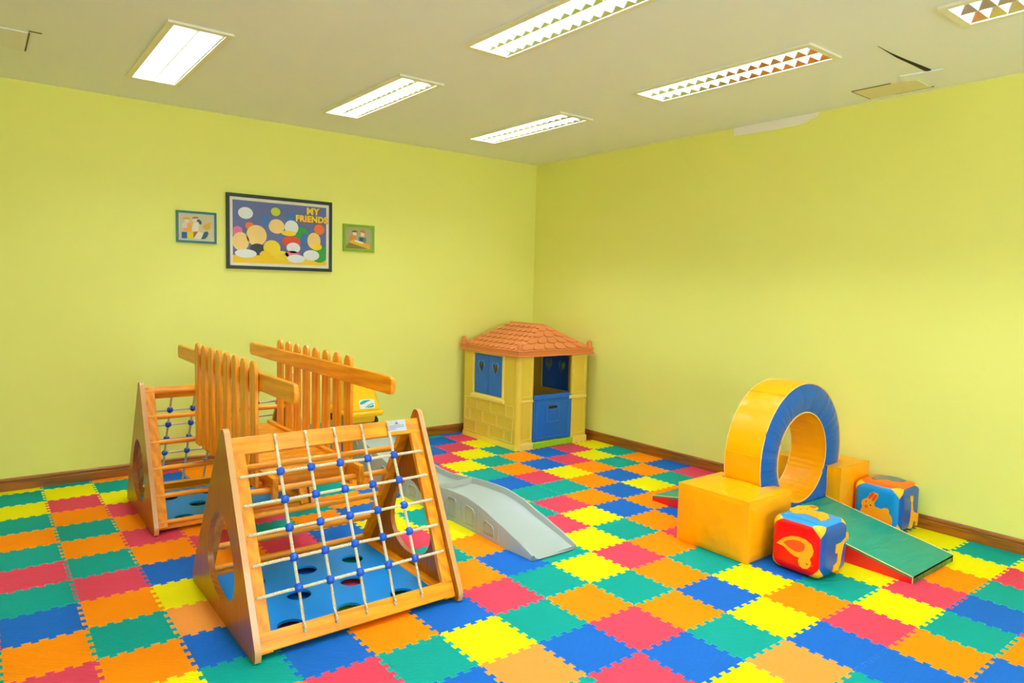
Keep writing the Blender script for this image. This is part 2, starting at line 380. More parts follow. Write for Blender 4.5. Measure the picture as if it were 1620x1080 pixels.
def tile_mesh(name, clip=None):
    E1 = EP
    pts = [(x, y) for x, y in E1]                                   # front edge y=0 going +x
    pts += [(TS + y, x) for x, y in E1]                             # x=TS edge going +y
    top = [(x, TS + y) for x, y in E1] + [(TS, TS)]
    pts += list(reversed(top))[:-1]
    left = [(y, x) for x, y in E1] + [(0, TS)]
    pts += list(reversed(left))[:-1]
    n = len(pts); V = [Vector((p[0], p[1])) for p in pts]
    def inset(dd):
        out = []
        for i in range(n):
            a, b, c = V[i-1], V[i], V[(i+1) % n]
            n1 = Vector((-(b-a).y, (b-a).x)).normalized(); n2 = Vector((-(c-b).y, (c-b).x)).normalized()
            m = n1 + n2
            if m.length < 1e-4: m = n1
            m.normalize(); out.append(b + m * dd / max(.5, m.dot(n1)))
        return out
    bm = new(); rings = []
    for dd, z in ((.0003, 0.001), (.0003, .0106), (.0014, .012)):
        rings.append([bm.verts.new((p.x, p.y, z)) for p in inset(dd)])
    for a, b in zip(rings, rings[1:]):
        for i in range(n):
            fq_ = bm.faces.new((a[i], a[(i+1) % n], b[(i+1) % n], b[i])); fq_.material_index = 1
    from mathutils.geometry import tessellate_polygon
    for rg, flip in ((rings[-1], False), (rings[0], True)):
        for tri in tessellate_polygon([[v.co for v in rg]]):
            vs = [rg[q] if isinstance(q, int) else q for q in tri]
            a_ = (vs[1].co-vs[0].co).cross(vs[2].co-vs[0].co).z
            if abs(a_) < 1e-12: continue
            if (a_ > 0) == flip: vs.reverse()
            try: bm.faces.new(vs)
            except ValueError: pass
    if clip:
        for co, no in clip:
            g = bm.verts[:] + bm.edges[:] + bm.faces[:]
            res = bmesh.ops.bisect_plane(bm, geom=g, plane_co=co, plane_no=no, clear_outer=True)
            ed = [e for e in bm.edges if e.is_boundary]
            if ed:
                try: bmesh.ops.holes_fill(bm, edges=ed, sides=0)
                except Exception: pass
    bmesh.ops.triangulate(bm, faces=[f for f in bm.faces if len(f.verts) > 4])
    me = bpy.data.meshes.new(name); bm.to_mesh(me); bm.free(); return me
TM = {}
Rinv = cam.matrix_world.inverted()
def topx(p):
    q = Rinv @ Vector(p)
    if q.z > -.1: return None
    return (810 + 1090.63*q.x/-q.z, 540 - 1090.63*q.y/-q.z)
cells = {}
for j, row in ROWS.items():
    for k, ch in enumerate(row):
        i = k - 8; x0, y0 = GX-(i+1)*TS, GY-(j+1)*TS
        pp = [topx((x0+a*TS, y0+b*TS, 0)) for a in (0, .5, 1) for b in (0, .5, 1)]
        if any(q and -6 < q[0] < 1626 and q[1] < 1086 for q in pp): cells[(i, j)] = ch
NB = [((0,-1), 'at upper left'), ((-1,0), 'at upper right'), ((0,1), 'at lower right'), ((1,0), 'at lower left'),
      ((-1,-1), 'above'), ((1,1), 'below'), ((1,-1), 'left'), ((-1,1), 'right')]
import itertools
def colour(c):
    if c in cells: return CN[cells[c].upper()]
    if c[0] < -8 or c[1] < -12: return 'wall'
    return None
def known(c): return (c in cells and cells[c].isupper()) or c[0] < -8 or c[1] < -12
SIG = {c: [colour((c[0]+d[0], c[1]+d[1])) for d, _ in NB] for c in cells}
def tile_label(c):
    me = colour(c); sig = SIG[c]
    for n in (2, 3, 4, 5):
        best = None
        for sub in itertools.combinations(range(8), n):
            if any(sig[k] is None for k in sub): continue
            if any(o != c and colour(o) == me and all(SIG[o][k] == sig[k] for k in sub) for o in cells): continue
            sc = sum(1 for k in sub if not known((c[0]+NB[k][0][0], c[1]+NB[k][0][1])))*10 + sum(1 for k in sub if k > 3)
            if best is None or sc < best[0]: best = (sc, sub)
        if best and (best[0] < 10 or n >= 4):
            w = ['%s %s' % (sig[k], NB[k][1] if n < 4 else NB[k][1].replace('at ', '')) for k in best[1]]
            return me + ' foam tile with ' + ', '.join(w)
    return None
FIXED = {(-4, -10): 'pink foam tile, second from the wall in the pink diagonal left of the playhouse',
 (-3, -9): 'pink foam tile, third from the wall in the pink diagonal left of the playhouse',
 (-2, -8): 'pink foam tile just above the grey slide, beside the right post of the front frame',
 (-4, -9): 'yellow foam tile, second from the playhouse in the yellow diagonal at its left',
 (-3, -8): 'yellow foam tile, third from the playhouse in the yellow diagonal at its left',
 (-7, -8): 'pink foam tile in front of the right end of the playhouse door threshold',
 (-6, -8): 'blue foam tile in front of the playhouse door, its back corner nearest the lime threshold',
 (-1, -8): 'blue foam tile hidden behind the right post of the front climbing frame, beside the slide',
 (7, -10): 'yellow foam tile at the left edge of the photo, third from the baseboard'}
SPECIAL = 0
for (i, j), ch in sorted(cells.items(), key=lambda t: (t[0][1], t[0][0])):
    C = ch.upper(); x0, y0 = GX-(i+1)*TS, GY-(j+1)*TS
    key = (C, i == -8, j == -12)
    if key not in TM:
        clip = []
        if i == -8: clip.append(((-.0165 - x0, 0, 0), (1, 0, 0)))
        if j == -12: clip.append(((0, -.0165 - y0, 0), (0, 1, 0)))
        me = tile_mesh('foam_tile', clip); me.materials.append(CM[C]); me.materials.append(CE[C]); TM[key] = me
    o = bpy.data.objects.new('foam_tile', TM[key]); COL.objects.link(o); o.location = (x0, y0, 0)
    lb = tile_label((i, j))
    lb = lb or FIXED.get((i, j)) or CN[C] + ' foam tile of the puzzle mat near the edge of the floor'
    tag(o, lb, 'foam tile', 'interlocking foam puzzle tiles on the floor')
print('TILES', len(cells), 'dup', SPECIAL)

# ------------------------------------------------------------------ climbing frames
def climbing_frame(label, x0, x1, yf, ya, za, yr, net, xin, hole):
    """x0,x1 outer sides; yf front foot, ya apex, yr rear foot; net: 'front' or 'rear'"""
    L = thing('climbing_frame', label, 'climbing frame', ((x0+x1)/2, ya, .012))
    z0 = .012; TH = .026
    # side panels
    top = [(ya + .036*sin(a), za-.036 + .036*cos(a)) for a in [math.radians(q) for q in range(-70, 71, 14)]]
    prof = [(yf+.028, z0), (yf+.008, z0+.006), (yf, z0+.03), (yf+.003, z0+.055)] + top + [(yr-.004, z0+.06), (yr, z0+.035), (yr-.01, z0)]
    hc, hz, hw, hh = hole
    for xa in (x0, x1-TH):
        bm = new(); plate(bm, prof, 'x', xa, xa+TH, [ellipse(hc, hz, hw, hh, 40, .22)], 0, 1)  # hole's inner wall takes the darker face wood, its shade put into colour
        obj('side_panel', bm, [wP, wE], L, bevel=.007, seg=3)
    xi0, xi1 = x0+TH, x1-TH
    def slope(side):
        foot = Vector((0, yf+.012 if side == 'front' else yr-.012, .02)); apex = Vector((0, ya + (-.012 if side == 'front' else .012), za-.012))
        t = (apex-foot); ln = t.length; t.normalize(); nrm = Vector((0, -t.z, t.y)) if side == 'front' else Vector((0, t.z, -t.y))
        return foot, t, nrm, ln
    def board(name, side, xa, xb, s0, s1, d0, d1, m, bev=.004):
        """board lying in the slope: xa..xb, s0..s1 up the slope, d0..d1 below its face"""
        foot, t, nrm, ln = slope(side); P = []
        for d in (d1, d0):
            for x, s in ((xa, s0), (xb, s0), (xb, s1), (xa, s1)):
                p = foot + t*s - nrm*d; P.append((x, p.y, p.z))
        bm = new(); hexa(bm, P); bmesh.ops.recalc_face_normals(bm, faces=bm.faces[:])
        return obj(name, bm, m, L, bevel=bev)
    # net side: full frame of stiles and rails
    D0, D1 = .004, .032
    ln = slope(net)[3]
    board('stile', net, xi0, xi0+.056, .02, .865, D0, D1, wZ); board('stile', net, xi1-.056, xi1, .02, .865, D0, D1, wZ)
    board('rail', net, xi0, xi1, ln-.105, ln-.028, D0-.001, D1-.004, wX); board('rail', net, xi0, xi1, .025, .10, D0-.001, D1-.004, wX)
    board('rail', net, xi0, xi1, .026, .056, .030, .050, wX)
    foot, t, nrm, _ = slope(net)
    # rope net with beads
    bead = None; first_v = None
    xs = [xin + .1385*k for k in range(5)]; ss = [.731, .608, .486, .362, .236]
    lift = .004
    def P(x, s, d=lift): p = foot + t*s + nrm*d; return Vector((x, p.y, p.z))
    for k, x in enumerate(xs):
        bm = new(); tube(bm, [P(x, .062, -.02), P(x, .064, .002), P(x, .075, .006), P(x, .12)] + [P(x, s) for s in reversed(ss)] + [P(x, .85), P(x, .888, .006), P(x, .897, .002), P(x, .899, -.02)], .0070, 8)
        obj('rope', bm, ROPE, L)
    for s in ss:
        bm = new(); xl, xr = xi0+.022, xi1-.022
        pts = [P(xl, s-.002, -.02), P(xl, s-.002, .002), P(xl+.012, s-.002, .006), P(xs[0]-.05, s)] + [P(x, s + .0015*((q*7) % 3-1)) for q, x in enumerate(xs)] + [P(xs[-1]+.05, s), P(xr-.012, s+.001, .006), P(xr, s+.001, .002), P(xr, s+.001, -.02)]
        tube(bm, pts, .0070, 8); bm2 = bm
        obj('rope', bm2, ROPE, L)
    for s in ss:
        for x in xs:
            c = P(x, s)
            if bead is None:
                bm = new(); bmesh.ops.create_uvsphere(bm, u_segments=20, v_segments=12, radius=.0195, matrix=Matrix.Translation(c))
                bead = obj('bead', bm, BLUEBEAD, L, origin=c, smooth=60)
            else: clone(bead, 'bead', L, c)
    # rung side
    rs = 'rear' if net == 'front' else 'front'
    board('stile', rs, xi0, xi0+.056, .03, .90, D0, D1, wZ); board('stile', rs, xi1-.056, xi1, .03, .90, D0, D1, wZ)
    board('rail', rs, xi0, xi1, .026, .056, .030, .050, wX)
    f2, t2, n2, l2 = slope(rs)
    for z in (.812, .665, .518, .372, .222, .078):
        s = (z - f2.z)/t2.z; p = f2 + t2*s - n2*.018
        bm = new(); tube(bm, [(xi0+.002, p.y, p.z), (xi1-.002, p.y, p.z)], .0155, 14)
        obj('rung', bm, wX, L)
    # base board with round holes and its side ledges
    ya0, ya1 = yf+.10, yr-.14; px0, px1 = xi0+.005, xi1-.06
    bm = new(); hr = .056; hs = []
    cx = (xi0+xi1)/2 - .012; dy = (ya1-ya0)
    for row, (fy, offs) in enumerate(((.10, (-.27, 0, .265)), (.455, (-.135, .13)), (.80, (-.265, -.005, .25)))):
        for q in offs: hs.append(ellipse(cx+q, ya0 + dy*fy, hr, hr, 24))
    plate(bm, [(px0, ya0-.04), (px1, ya0-.04), (px1, ya1+.03), (px0, ya1+.03)], 'z', .038, .05, hs)
    obj('base_board', bm, BLUEBOARD, L, smooth=30)
    for xa, xb in ((px0-.004, px0), (px1+.001, xi1)):
        if xb-xa < .01: continue
        bm = new(); box(bm, xa, xb, ya0-.03, ya1+.03, .014, .052); obj('ledge', bm, wY, L, bevel=.003)
    return L, (foot, t, nrm)
FA, (fo, tt, nn) = climbing_frame('wooden A-shaped climbing frame nearest the camera, its rope net facing us', -4.012, -3.040, -3.21, -2.780, .872, -2.236, 'front', -3.797, (-2.735, .300, .205, .195))
FB, _ = climbing_frame('wooden A-shaped climbing frame behind, near the wall, its round rungs facing us', -4.050, -3.085, -1.512, -1.110, .868, -0.612, 'rear', -3.850, (-1.045, .300, .19, .198))
# maker's plaque on the front frame
def SP(x, s, d): p = fo + tt*s + nn*d; return (x, p.y, p.z)
bm = new(); hexa(bm, [SP(-3.238, .846, -.003), SP(-3.142, .846, -.003), SP(-3.142, .902, -.003), SP(-3.238, .902, -.003), SP(-3.238, .846, .0005), SP(-3.142, .846, .0005), SP(-3.142, .902, .0005), SP(-3.238, .902, .0005)])
bmesh.ops.recalc_face_normals(bm, faces=bm.faces[:])
pl = obj('plaque', bm, mat('silver_plate', srgb(200, 206, 216), .3, metal=.3), FA); pl['label'] = 'small silver plaque with a blue boat mark'
bm = new()
def sq(x0, x1, s0, s1): hexa(bm, [SP(x0, s0, .0004), SP(x1, s0, .0004), SP(x1, s1, .0004), SP(x0, s1, .0004), SP(x0, s0, .0009), SP(x1, s0, .0009), SP(x1, s1, .0009), SP(x0, s1, .0009)])
sq(-3.204, -3.180, .8815, .884)
for a in range(5): sq(-3.1935, -3.1935+.009-.0018*a, .885+.0022*a, .887+.0022*a); sq(-3.1985+.0009*a, -3.195, .885+.0018*a, .8865+.0018*a)
random.seed(3)
for s in (.873, .865, .857):
    x = -3.232
    while x < (-3.155 if s > .86 else -3.2):
        wd = random.uniform(.003, .008); sq(x, x+wd, s, s+.003); x += wd + .002
bmesh.ops.recalc_face_normals(bm, faces=bm.faces[:])
obj('plaque_print', bm, flat('plaque_blue', 52, 66, 150), pl, smooth=0)

# ------------------------------------------------------------------ bridge between the frames
BR = thing('play_bridge', 'slatted wooden bridge with picket railings joining the two climbing frames', 'bridge', (-3.5, -1.9, .5))
for xa in (-3.742, -3.298):   # side beams hooked over the rungs
    bm = new(); plate(bm, [(-1.20, .575), (-1.20, .50), (-1.235, .487), (-1.262, .487), (-1.262, .535), (-1.298, .535), (-1.298, .487), (-2.5555, .485), (-2.5555, .526), (-2.5885, .526), (-2.5885, .468), (-2.604, .464), (-2.622, .49), (-2.622, .575)], 'x', xa, xa+.028)
    obj('side_beam', bm, wY, BR, bevel=.003)
y = -1.225
while y > -2.42:
    bm = new(); box(bm, -3.712, -3.300, y-.058, y, .538, .558); obj('deck_slat', bm, wX, BR, bevel=.003); y -= .066
bm = new(); box(bm, -3.713, -3.299, -2.452, -2.430, .478, .556); obj('end_board', bm, wX, BR, bevel=.003)
bm = new(); box(bm, -3.713, -3.299, -1.222, -1.206, .478, .556); obj('end_board', bm, wX, BR, bevel=.003)
BRASS = mat('yellow_bracket', srgb(226, 178, 70), .4)
for xa in (-3.705, -3.335):
    bm = new(); box(bm, xa, xa+.026, -2.4555, -2.4525, .485, .552)
    br = obj('bracket', bm, BRASS, BR)
    for z in (.503, .533):
        bm = new(); tube(bm, [(xa+.013, -2.4550, z), (xa+.013, -2.4585, z)], .006, 8); obj('bolt', bm, flat('bolt_brown', 110, 62, 16), br)
def picket(x0, x1, y0, y1, z0, z1):
    bm = new(); r = (y1-y0)/2; c = (y0+y1)/2
    P = [(y0, z0), (y1, z0)] + [(c + r*cos(a), z1-r*1.15 + r*1.15*sin(a)) for a in [math.radians(q) for q in range(0, 181, 18)]]
    plate(bm, P, 'x', x0, x1); return bm
for side, xp, xh, yy0, zb in ((0, -3.796, -3.774, -1.4425, .512), (1, -3.270, -3.296, -1.355, .43)):
    for k in range(8):
        y = yy0 - .1495*k
        obj('picket', picket(xp, xp+.020, y-.042, y+.042, zb, 1.128), wZ, BR, bevel=.005, seg=3)
    for_y = (-.862, -2.985) if side == 0 else (-.83, -2.95)
    bm = new(); plate(bm, rrect(for_y[1], for_y[0], .985, 1.073, .028), 'x', xh, xh+.024); obj('handrail', bm, wY, BR, bevel=.006, seg=3)
    bm = new(); box(bm, xh, xh+.024, -2.45, -1.33, .578, .60) if side == 9 else box(bm, min(xp, xh)+.024 if side == 0 else xh, (xh+.024), -2.5, -1.30, .50, .53)
    obj('rail', bm, wY, BR, bevel=.003)

# ------------------------------------------------------------------ playhouse
PH = thing('playhouse', 'yellow plastic playhouse with orange roof and blue half door in the corner', 'playhouse', (-.53, -.545, .012))
hx0, hx1, hy0, hy1, hz = -.962, -.088, -.982, -.105, .885; T = .028; zb = .012
def wall_plate(name, outer, axis, lo, hi, holes=()):
    bm = new(); plate(bm, outer, axis, lo, hi, holes); return obj(name, bm, CREAM, PH, bevel=.004)
def rect(a0, a1, b0, b1): return [(a0, b0), (a1, b0), (a1, b1), (a0, b1)]
WL = wall_plate('house_wall', rect(hy0+.045, hy1, zb, hz), 'x', hx0, hx0+T, [rect(-.745, -.285, .462, .858)])
wall_plate('house_wall', rect(hy0+.045, hy1, zb, hz), 'x', hx1-T, hx1, [rect(-.735, -.320, .462, .83)])
wall_plate('house_wall', rect(hx0+.045, hx1-.03, zb, hz), 'y', hy1-T, hy1)
WF = wall_plate('house_wall', [(hx0+.045, zb), (-.782, zb), (-.782, .88), (-.305, .88), (-.305, zb), (hx1-.02, zb), (hx1-.02, hz+.005), (hx0+.045, hz+.005)], 'y', hy0, hy0+T)
# rounded corner posts
for cx, cy in ((hx0+.04, hy0+.04), (hx1-.03, hy0+.03), (hx0+.03, hy1-.03), (hx1-.03, hy1-.03)):
    bm = new(); r = .045 if cx < -.5 and cy < -.5 else .033
    tube(bm, [(cx, cy, zb), (cx, cy, hz)], r, 20); obj('corner_post', bm, CREAM, PH)
# plinth, bricks, sill
bm = new()
hexa(bm, [(hx0-.018, hy0+.0, zb), (hx0+.01, hy0+.0, zb), (hx0+.01, hy1, zb), (hx0-.018, hy1, zb), (hx0-.003, hy0+.02, .062), (hx0+.01, hy0+.02, .062), (hx0+.01, hy1, .062), (hx0-.003, hy1, .062)])
bmesh.ops.recalc_face_normals(bm, faces=bm.faces[:]); obj('plinth', bm, CREAM, PH, bevel=.003)
bm = new(); Y = lambda X: -.135 - (X-165)/347*.79
rowsB = ((.345, .418, (165, 254, 354, 461, 514)), (.262, .338, (161, 203, 298, 399, 510)), (.170, .255, (160, 247, 346, 451, 507)), )
rowsB = ((.306, .416, (165, 254, 354, 461, 514)), (.187, .297, (161, 203, 298, 399, 510)), (.070, .178, (160, 247, 346, 451, 507)))
for z0, z1, xs in rowsB:
    for a, b in zip(xs, xs[1:]):
        ya, yb = Y(a)-.005, Y(b)+.005
        # raised rim with a sunk face
        plate(bm, rect(yb, ya, z0, z1), 'x', hx0-.006, hx0+.002, [rect(yb+.006, ya-.006, z0+.006, z1-.006)])
obj('brick_relief', bm, mat('cream_relief', srgb(244, 218, 112), .42), PH, smooth=0)
bm = new(); plate(bm, rect(-.77, -.262, .438, .880), 'x', hx0-.008, hx0+.004, [rect(-.742, -.288, .468, .858)]); box(bm, hx0-.022, hx0+.004, -.785, -.25, .418, .45)
obj('window_frame', bm, MATS['cream_relief'], PH, bevel=.004)
bm = new(); plate(bm, rect(-.765, -.29, .42, .862), 'x', hx1-T-.008, hx1-T+.004, [rect(-.735, -.320, .468, .828)])
obj('window_frame', bm, CREAM, PH, bevel=.004)
def heart(cy, cz, w, h):
    P = []
    for k in range(24):
        a = 2*pi*k/24; x = 16*sin(a)**3; y = 13*cos(a)-5*cos(2*a)-2*cos(3*a)-cos(4*a)
        P.append((cy + x/32*w, cz + (y+2.5)/29*h))
    return P
for (ya, yb, xa, zz0, zz1) in ((-.513, -.292, hx0+.002, .472, .854), (-.738, -.517, hx0+.002, .472, .854), (-.524, -.325, hx1-T+.002, .472, .826), (-.730, -.528, hx1-T+.002, .472, .826)):
    c = (ya+yb)/2; zc = zz0 + (zz1-zz0)*.66
    bm = new(); plate(bm, rect(ya, yb, zz0, zz1), 'x', xa, xa+.012, [heart(c, zc, .085, .115)])
    sh = obj('shutter', bm, BLUEP, PH, bevel=.003)
    bm = new(); xo = xa-.004 if xa < -.5 else xa-.004
    plate(bm, heart(c, zc, .108, .138), 'x', xo, xa+.001, [heart(c, zc, .087, .117)]); obj('heart_rim', bm, mat('blue_rim', srgb(96, 150, 205), .4), sh, smooth=0)
# front: relief frames, shelf ledges, half door, threshold
for xa, xb, la, lb_, fz in ((-.925, -.80, -.93, -.785, (.452, .470, -.012)), (-.29, -.13, -.345, -.115, (.452, .484, -.02))):
    bm = new()
    plate(bm, rect(xa, xb, .50, .86), 'y', hy0-.004, hy0+.001, [rect(xa+.008, xb-.008, .508, .852)])
    plate(bm, rect(xa, xb, .10, .44), 'y', hy0-.004, hy0+.001, [rect(xa+.008, xb-.008, .108, .432)])
    box(bm, la, lb_, hy0+fz[2], hy0+.002, fz[0], fz[1])
    box(bm, max(la, -.30) if la > -.5 else la, max(lb_, -.10) if la > -.5 else lb_, hy0-.02, hy0+.002, zb, .075)
    obj('wall_trim', bm, MATS['cream_relief'], PH, bevel=.003)
DR = None
bm = new(); plate(bm, rect(-.778, -.306, .078, .492), 'y', hy0-.010, hy0+.016, [rrect(-.605, -.490, .372, .402, .012)])
DR = obj('half_door', bm, BLUEP, PH, bevel=.005)
bm = new(); box(bm, -.775, -.345, hy0-.022, hy0+.018, .468, .512); obj('door_ledge', bm, BLUEP, DR, bevel=.006)
bm = new(); plate(bm, rect(-.745, -.345, .105, .44), 'y', hy0-.0125, hy0-.009, [rect(-.740, -.350, .110, .435)]); plate(bm, rrect(-.625, -.468, .245, .425, .012), 'y', hy0-.016, hy0-.009, [rrect(-.618, -.475, .252, .418, .01)])
plate(bm, rrect(-.612, -.483, .365, .409, .016), 'y', hy0-.018, hy0-.009, [rrect(-.605, -.490, .372, .402, .012)])
obj('door_relief', bm, mat('blue_rim2', srgb(60, 128, 205), .4), DR, smooth=0)
bm = new(); box(bm, -.79, -.285, hy0-.022, hy0+.03, zb, .072); obj('threshold', bm, LIME, PH, bevel=.006)
# roof
bm = new(); ex0, ex1, ey0, ey1 = hx0-.028, hx1+.028, hy0-.035, hy1+.045; ze0, ze1, zr = .880, .930, 1.148
plate(bm, rect(ex0, ex1, ey0, ey1), 'z', ze0, ze1, [rect(hx0+.05, hx1-.05, hy0+.05, hy1-.05)])
r1, r2 = Vector((-.525, -.80, zr)), Vector((-.525, -.285, zr))
b = [Vector(p) for p in ((ex0+.025, ey0+.025, ze1), (ex1-.025, ey0+.025, ze1), (ex1-.025, ey1-.025, ze1), (ex0+.025, ey1-.025, ze1))]
vb = [bm.verts.new(p) for p in b]; v1, v2 = bm.verts.new(r1), bm.verts.new(r2)
fs = [bm.faces.new((vb[0], vb[1], v1)), bm.faces.new((vb[1], vb[2], v2, v1)), bm.faces.new((vb[2], vb[3], v2)), bm.faces.new((vb[3], vb[0], v1, v2))]
def shingles(p0, p1, q1, q0, rows, cols):
    """scalloped tiles over the quad p0-p1 (eave) q0-q1 (top)"""
    nr = ((p1-p0).cross((q0+q1)/2-p0)).normalized()
    if nr.z < 0: nr = -nr
    for r in range(rows):
        a, c = r/rows, (r+1)/rows
        l0, l1 = p0.lerp(q0, a), p1.lerp(q1, a); m0, m1 = p0.lerp(q0, c), p1.lerp(q1, c)
        nc = max(1, round(cols*(l1-l0).length/(p1-p0).length))
        for k in range(nc):
            def pt(u, v): return (l0.lerp(l1, (k+u)/nc)).lerp(m0.lerp(m1, (k+u)/nc), v)
            low = [pt(.5 + .47*cos(t_), .42 - .40*sin(t_)) for t_ in [pi*q/8 for q in range(9)]]
            up = [pt(.03, 1.0), pt(.97, 1.0)]
            ring = low + up; nv = len(ring)
            A = [bm.verts.new(p + nr*(.010 if q < 9 else .003)) for q, p in enumerate(ring)]; B = [bm.verts.new(p - nr*.004) for p in ring]
            cc = bm.verts.new(pt(.5, .5) + nr*.014)
            for q in range(nv): bm.faces.new((A[q], A[(q+1) % nv], cc)); bm.faces.new((B[q], B[(q+1) % nv], A[(q+1) % nv], A[q]))
shingles(b[0], b[1], r1+Vector((.03,0,0)), r1-Vector((.03,0,0)), 4, 6)
shingles(b[3], b[0], r1, r2, 6, 11); shingles(b[1], b[2], r2, r1, 6, 11)
tube(bm, [r2, r1], .012, 8); tube(bm, [r1, b[0]], .010, 8); tube(bm, [r1, b[1]], .010, 8)
bmesh.ops.recalc_face_normals(bm, faces=bm.faces[:])
RF = obj('roof', bm, ROOFM, PH, smooth=40)
bm = new()
for (xa, xb, ya, yb) in ((ex0-.006, ex1+.006, ey0-.006, ey0+.006), (ex0-.006, ex0+.006, ey0, ey1), (ex1-.006, ex1+.006, ey0, ey1)): box(bm, xa, xb, ya, yb, ze0-.006, ze0+.008); box(bm, xa, xb, ya, yb, ze1-.008, ze1+.006)
obj('eave_trim', bm, ROOFM, RF, bevel=.003)
for cx, cy in ((ex0+.03, ey0+.03), (ex1-.03, ey0+.03), (ex0+.03, ey1-.03), (ex1-.03, ey1-.03)):
    bm = new(); pr = [(.030, ze0-.004), (.034, ze0+.03), (.034, ze1+.004), (.027, ze1+.008), (.026, ze1+.045), (.022, ze1+.062), (.012, ze1+.074), (.001, ze1+.078)]
    tube(bm, [(cx, cy, z) for _, z in pr], [r for r, _ in pr], 14); obj('finial', bm, ROOFM, RF, smooth=50)

# ------------------------------------------------------------------ grey wave track and yellow ride-on car
TR = thing('slide_track', 'low wavy grey plastic slide running out behind the front climbing frame', 'slide', (-2.29, -2.0, .012))
# (y, z top of the left wall, z top of the right wall)
KP = [(-3.062, .040), (-3.00, .058), (-2.88, .088), (-2.70, .135), (-2.52, .182), (-2.36, .203), (-2.20, .200), (-2.02, .188), (-1.85, .166), (-1.70, .152), (-1.55, .155), (-1.40, .175), (-1.20, .215), (-.95, .268), (-.70, .315), (-.50, .335), (-.12, .338)]
def zrim(y):
    for (a, za), (b_, zb_) in zip(KP, KP[1:]):
        if b_ >= y >= a:
            u = (y-a)/(b_-a); u = u*u*(3-2*u)*.35 + u*.65; return za + (zb_-za)*u
    return KP[0][1] if y < KP[0][0] else KP[-1][1]
def sect(y):
    zr_ = zrim(y); zd = max(.020, zr_ - .030 - .012*min(1, (y+3.06)/.4)); f = .010*min(1, max(0, (y+3.06)/.3))
    xl, xr = -2.462, -2.128
    return [(xl-f, .0132), (xl-.0, zr_-.010), (xl+.004, zr_), (xl+.016, zr_), (xl+.022, zd+.006), (xl+.04, zd), (xr-.04, zd), (xr-.022, zd+.006), (xr-.016, zr_), (xr-.004, zr_), (xr, zr_-.010), (xr+f, .0132), (xr-.012, .0132), (xr-.016, zd-.012), (xl+.016, zd-.012), (xl+.012, .0132)]
bm = new(); rings = []; n = 64
for k in range(n+1):
    y = -3.06 + (3.06-.12)*k/n; S_ = sect(y); m_ = []
    for (x, z) in S_:
        yy = y
        if k < 4:   # rounded lip
            u = (x+2.295)/.167; yy = y + .045*u*u*(1-k/4)
        m_.append(bm.verts.new((x, yy, z)))
    rings.append(m_)
for a, c in zip(rings, rings[1:]):
    for i in range(16): bm.faces.new((a[i], a[(i+1) % 16], c[(i+1) % 16], c[i]))
bm.faces.new(rings[0]); bm.faces.new(list(reversed(rings[-1]))); bmesh.ops.recalc_face_normals(bm, faces=bm.faces[:])
obj('chute', bm, GREY, TR, smooth=50)
for s, xf in ((-1, -2.470), (1, -2.120)):    # moulded pockets between ribs on each side
    for yc in (-2.62, -2.42, -2.22, -2.02, -1.72, -1.52, -1.30, -1.05, -.80):
        z1 = zrim(yc) - .035; wdt = .055; h0 = .045
        if z1 < .08: continue
        xo = xf + s*.002
        bm = new(); P_ = [(yc-wdt, h0), (yc+wdt, h0), (yc+wdt, z1-.025), (yc+wdt-.02, z1), (yc-wdt+.02, min(z1, zrim(yc-wdt)-.035)), (yc-wdt, min(z1, zrim(yc-wdt)-.035)-.02)]
        Q_ = [(yc + (a-yc)*.90, h0 + (b_-h0)*.93) for a, b_ in P_]
        plate(bm, P_, 'x', min(xo, xf+.006*-s), max(xo, xf+.006*-s), [Q_]); obj('side_pocket', bm, GREY, TR, smooth=0, bevel=.002)
# foot ribs
bm = new()
for yc in (-2.72, -2.52, -2.32, -2.12, -1.62, -1.41):
    for s, xf in ((-1, -2.47), (1, -2.12)): box(bm, xf-.003, xf+.003, yc-.006, yc+.006, .0132, zrim(yc)-.02)
obj('rib', bm, GREY, TR, bevel=.003)
bm = new(); box(bm, -2.462, -2.128, -1.985, -1.979, zrim(-1.98)-.035, zrim(-1.98)+.001); obj('joint', bm, mat('grey_joint', srgb(178, 182, 168), .5), TR)
TEAL = mat('teal_plastic', srgb(0, 138, 136), .4)
bm = new(); box(bm, -2.80, -2.475, -.62, -.14, .0135, .13); box(bm, -2.74, -2.475, -.56, -.14, .13, .29)
obj('step_base', bm, TEAL, TR, bevel=.015, seg=3)
# car
CAR = thing('ride_on_car', 'yellow plastic ride-on car with dark wheels standing on top of the grey slide', 'ride-on toy', (-2.29, -.42, .31))
YP = mat('yellow_plastic', srgb(252, 196, 8), .35, coat=.3)
bm = new()
hexa(bm, [(-2.395, -.60, .345), (-2.195, -.60, .345), (-2.195, -.20, .345), (-2.395, -.20, .345), (-2.405, -.60, .415), (-2.185, -.60, .415), (-2.185, -.18, .415), (-2.405, -.18, .415)])
body = obj('car_body', bm, YP, CAR, bevel=.012, seg=3)
bm = new(); plate(bm, rrect(-2.462, -2.128, -.66, -.17, .05), 'z', .405, .450); obj('car_deck', bm, YP, CAR, bevel=.016, seg=3)
bm = new()
hexa(bm, [(-2.44, -.645, .445), (-2.158, -.645, .445), (-2.158, -.30, .445), (-2.44, -.30, .445), (-2.405, -.565, .72), (-2.205, -.565, .72), (-2.205, -.40, .72), (-2.405, -.40, .72)])
obj('car_hood', bm, YP, CAR, bevel=.025, seg=4)
bm = new(); hexa(bm, [(-2.60, -.50, .345), (-2.46, -.50, .345), (-2.46, -.22, .345), (-2.60, -.22, .345), (-2.58, -.47, .64), (-2.47, -.47, .64), (-2.47, -.25, .64), (-2.58, -.25, .64)]); bm.free()
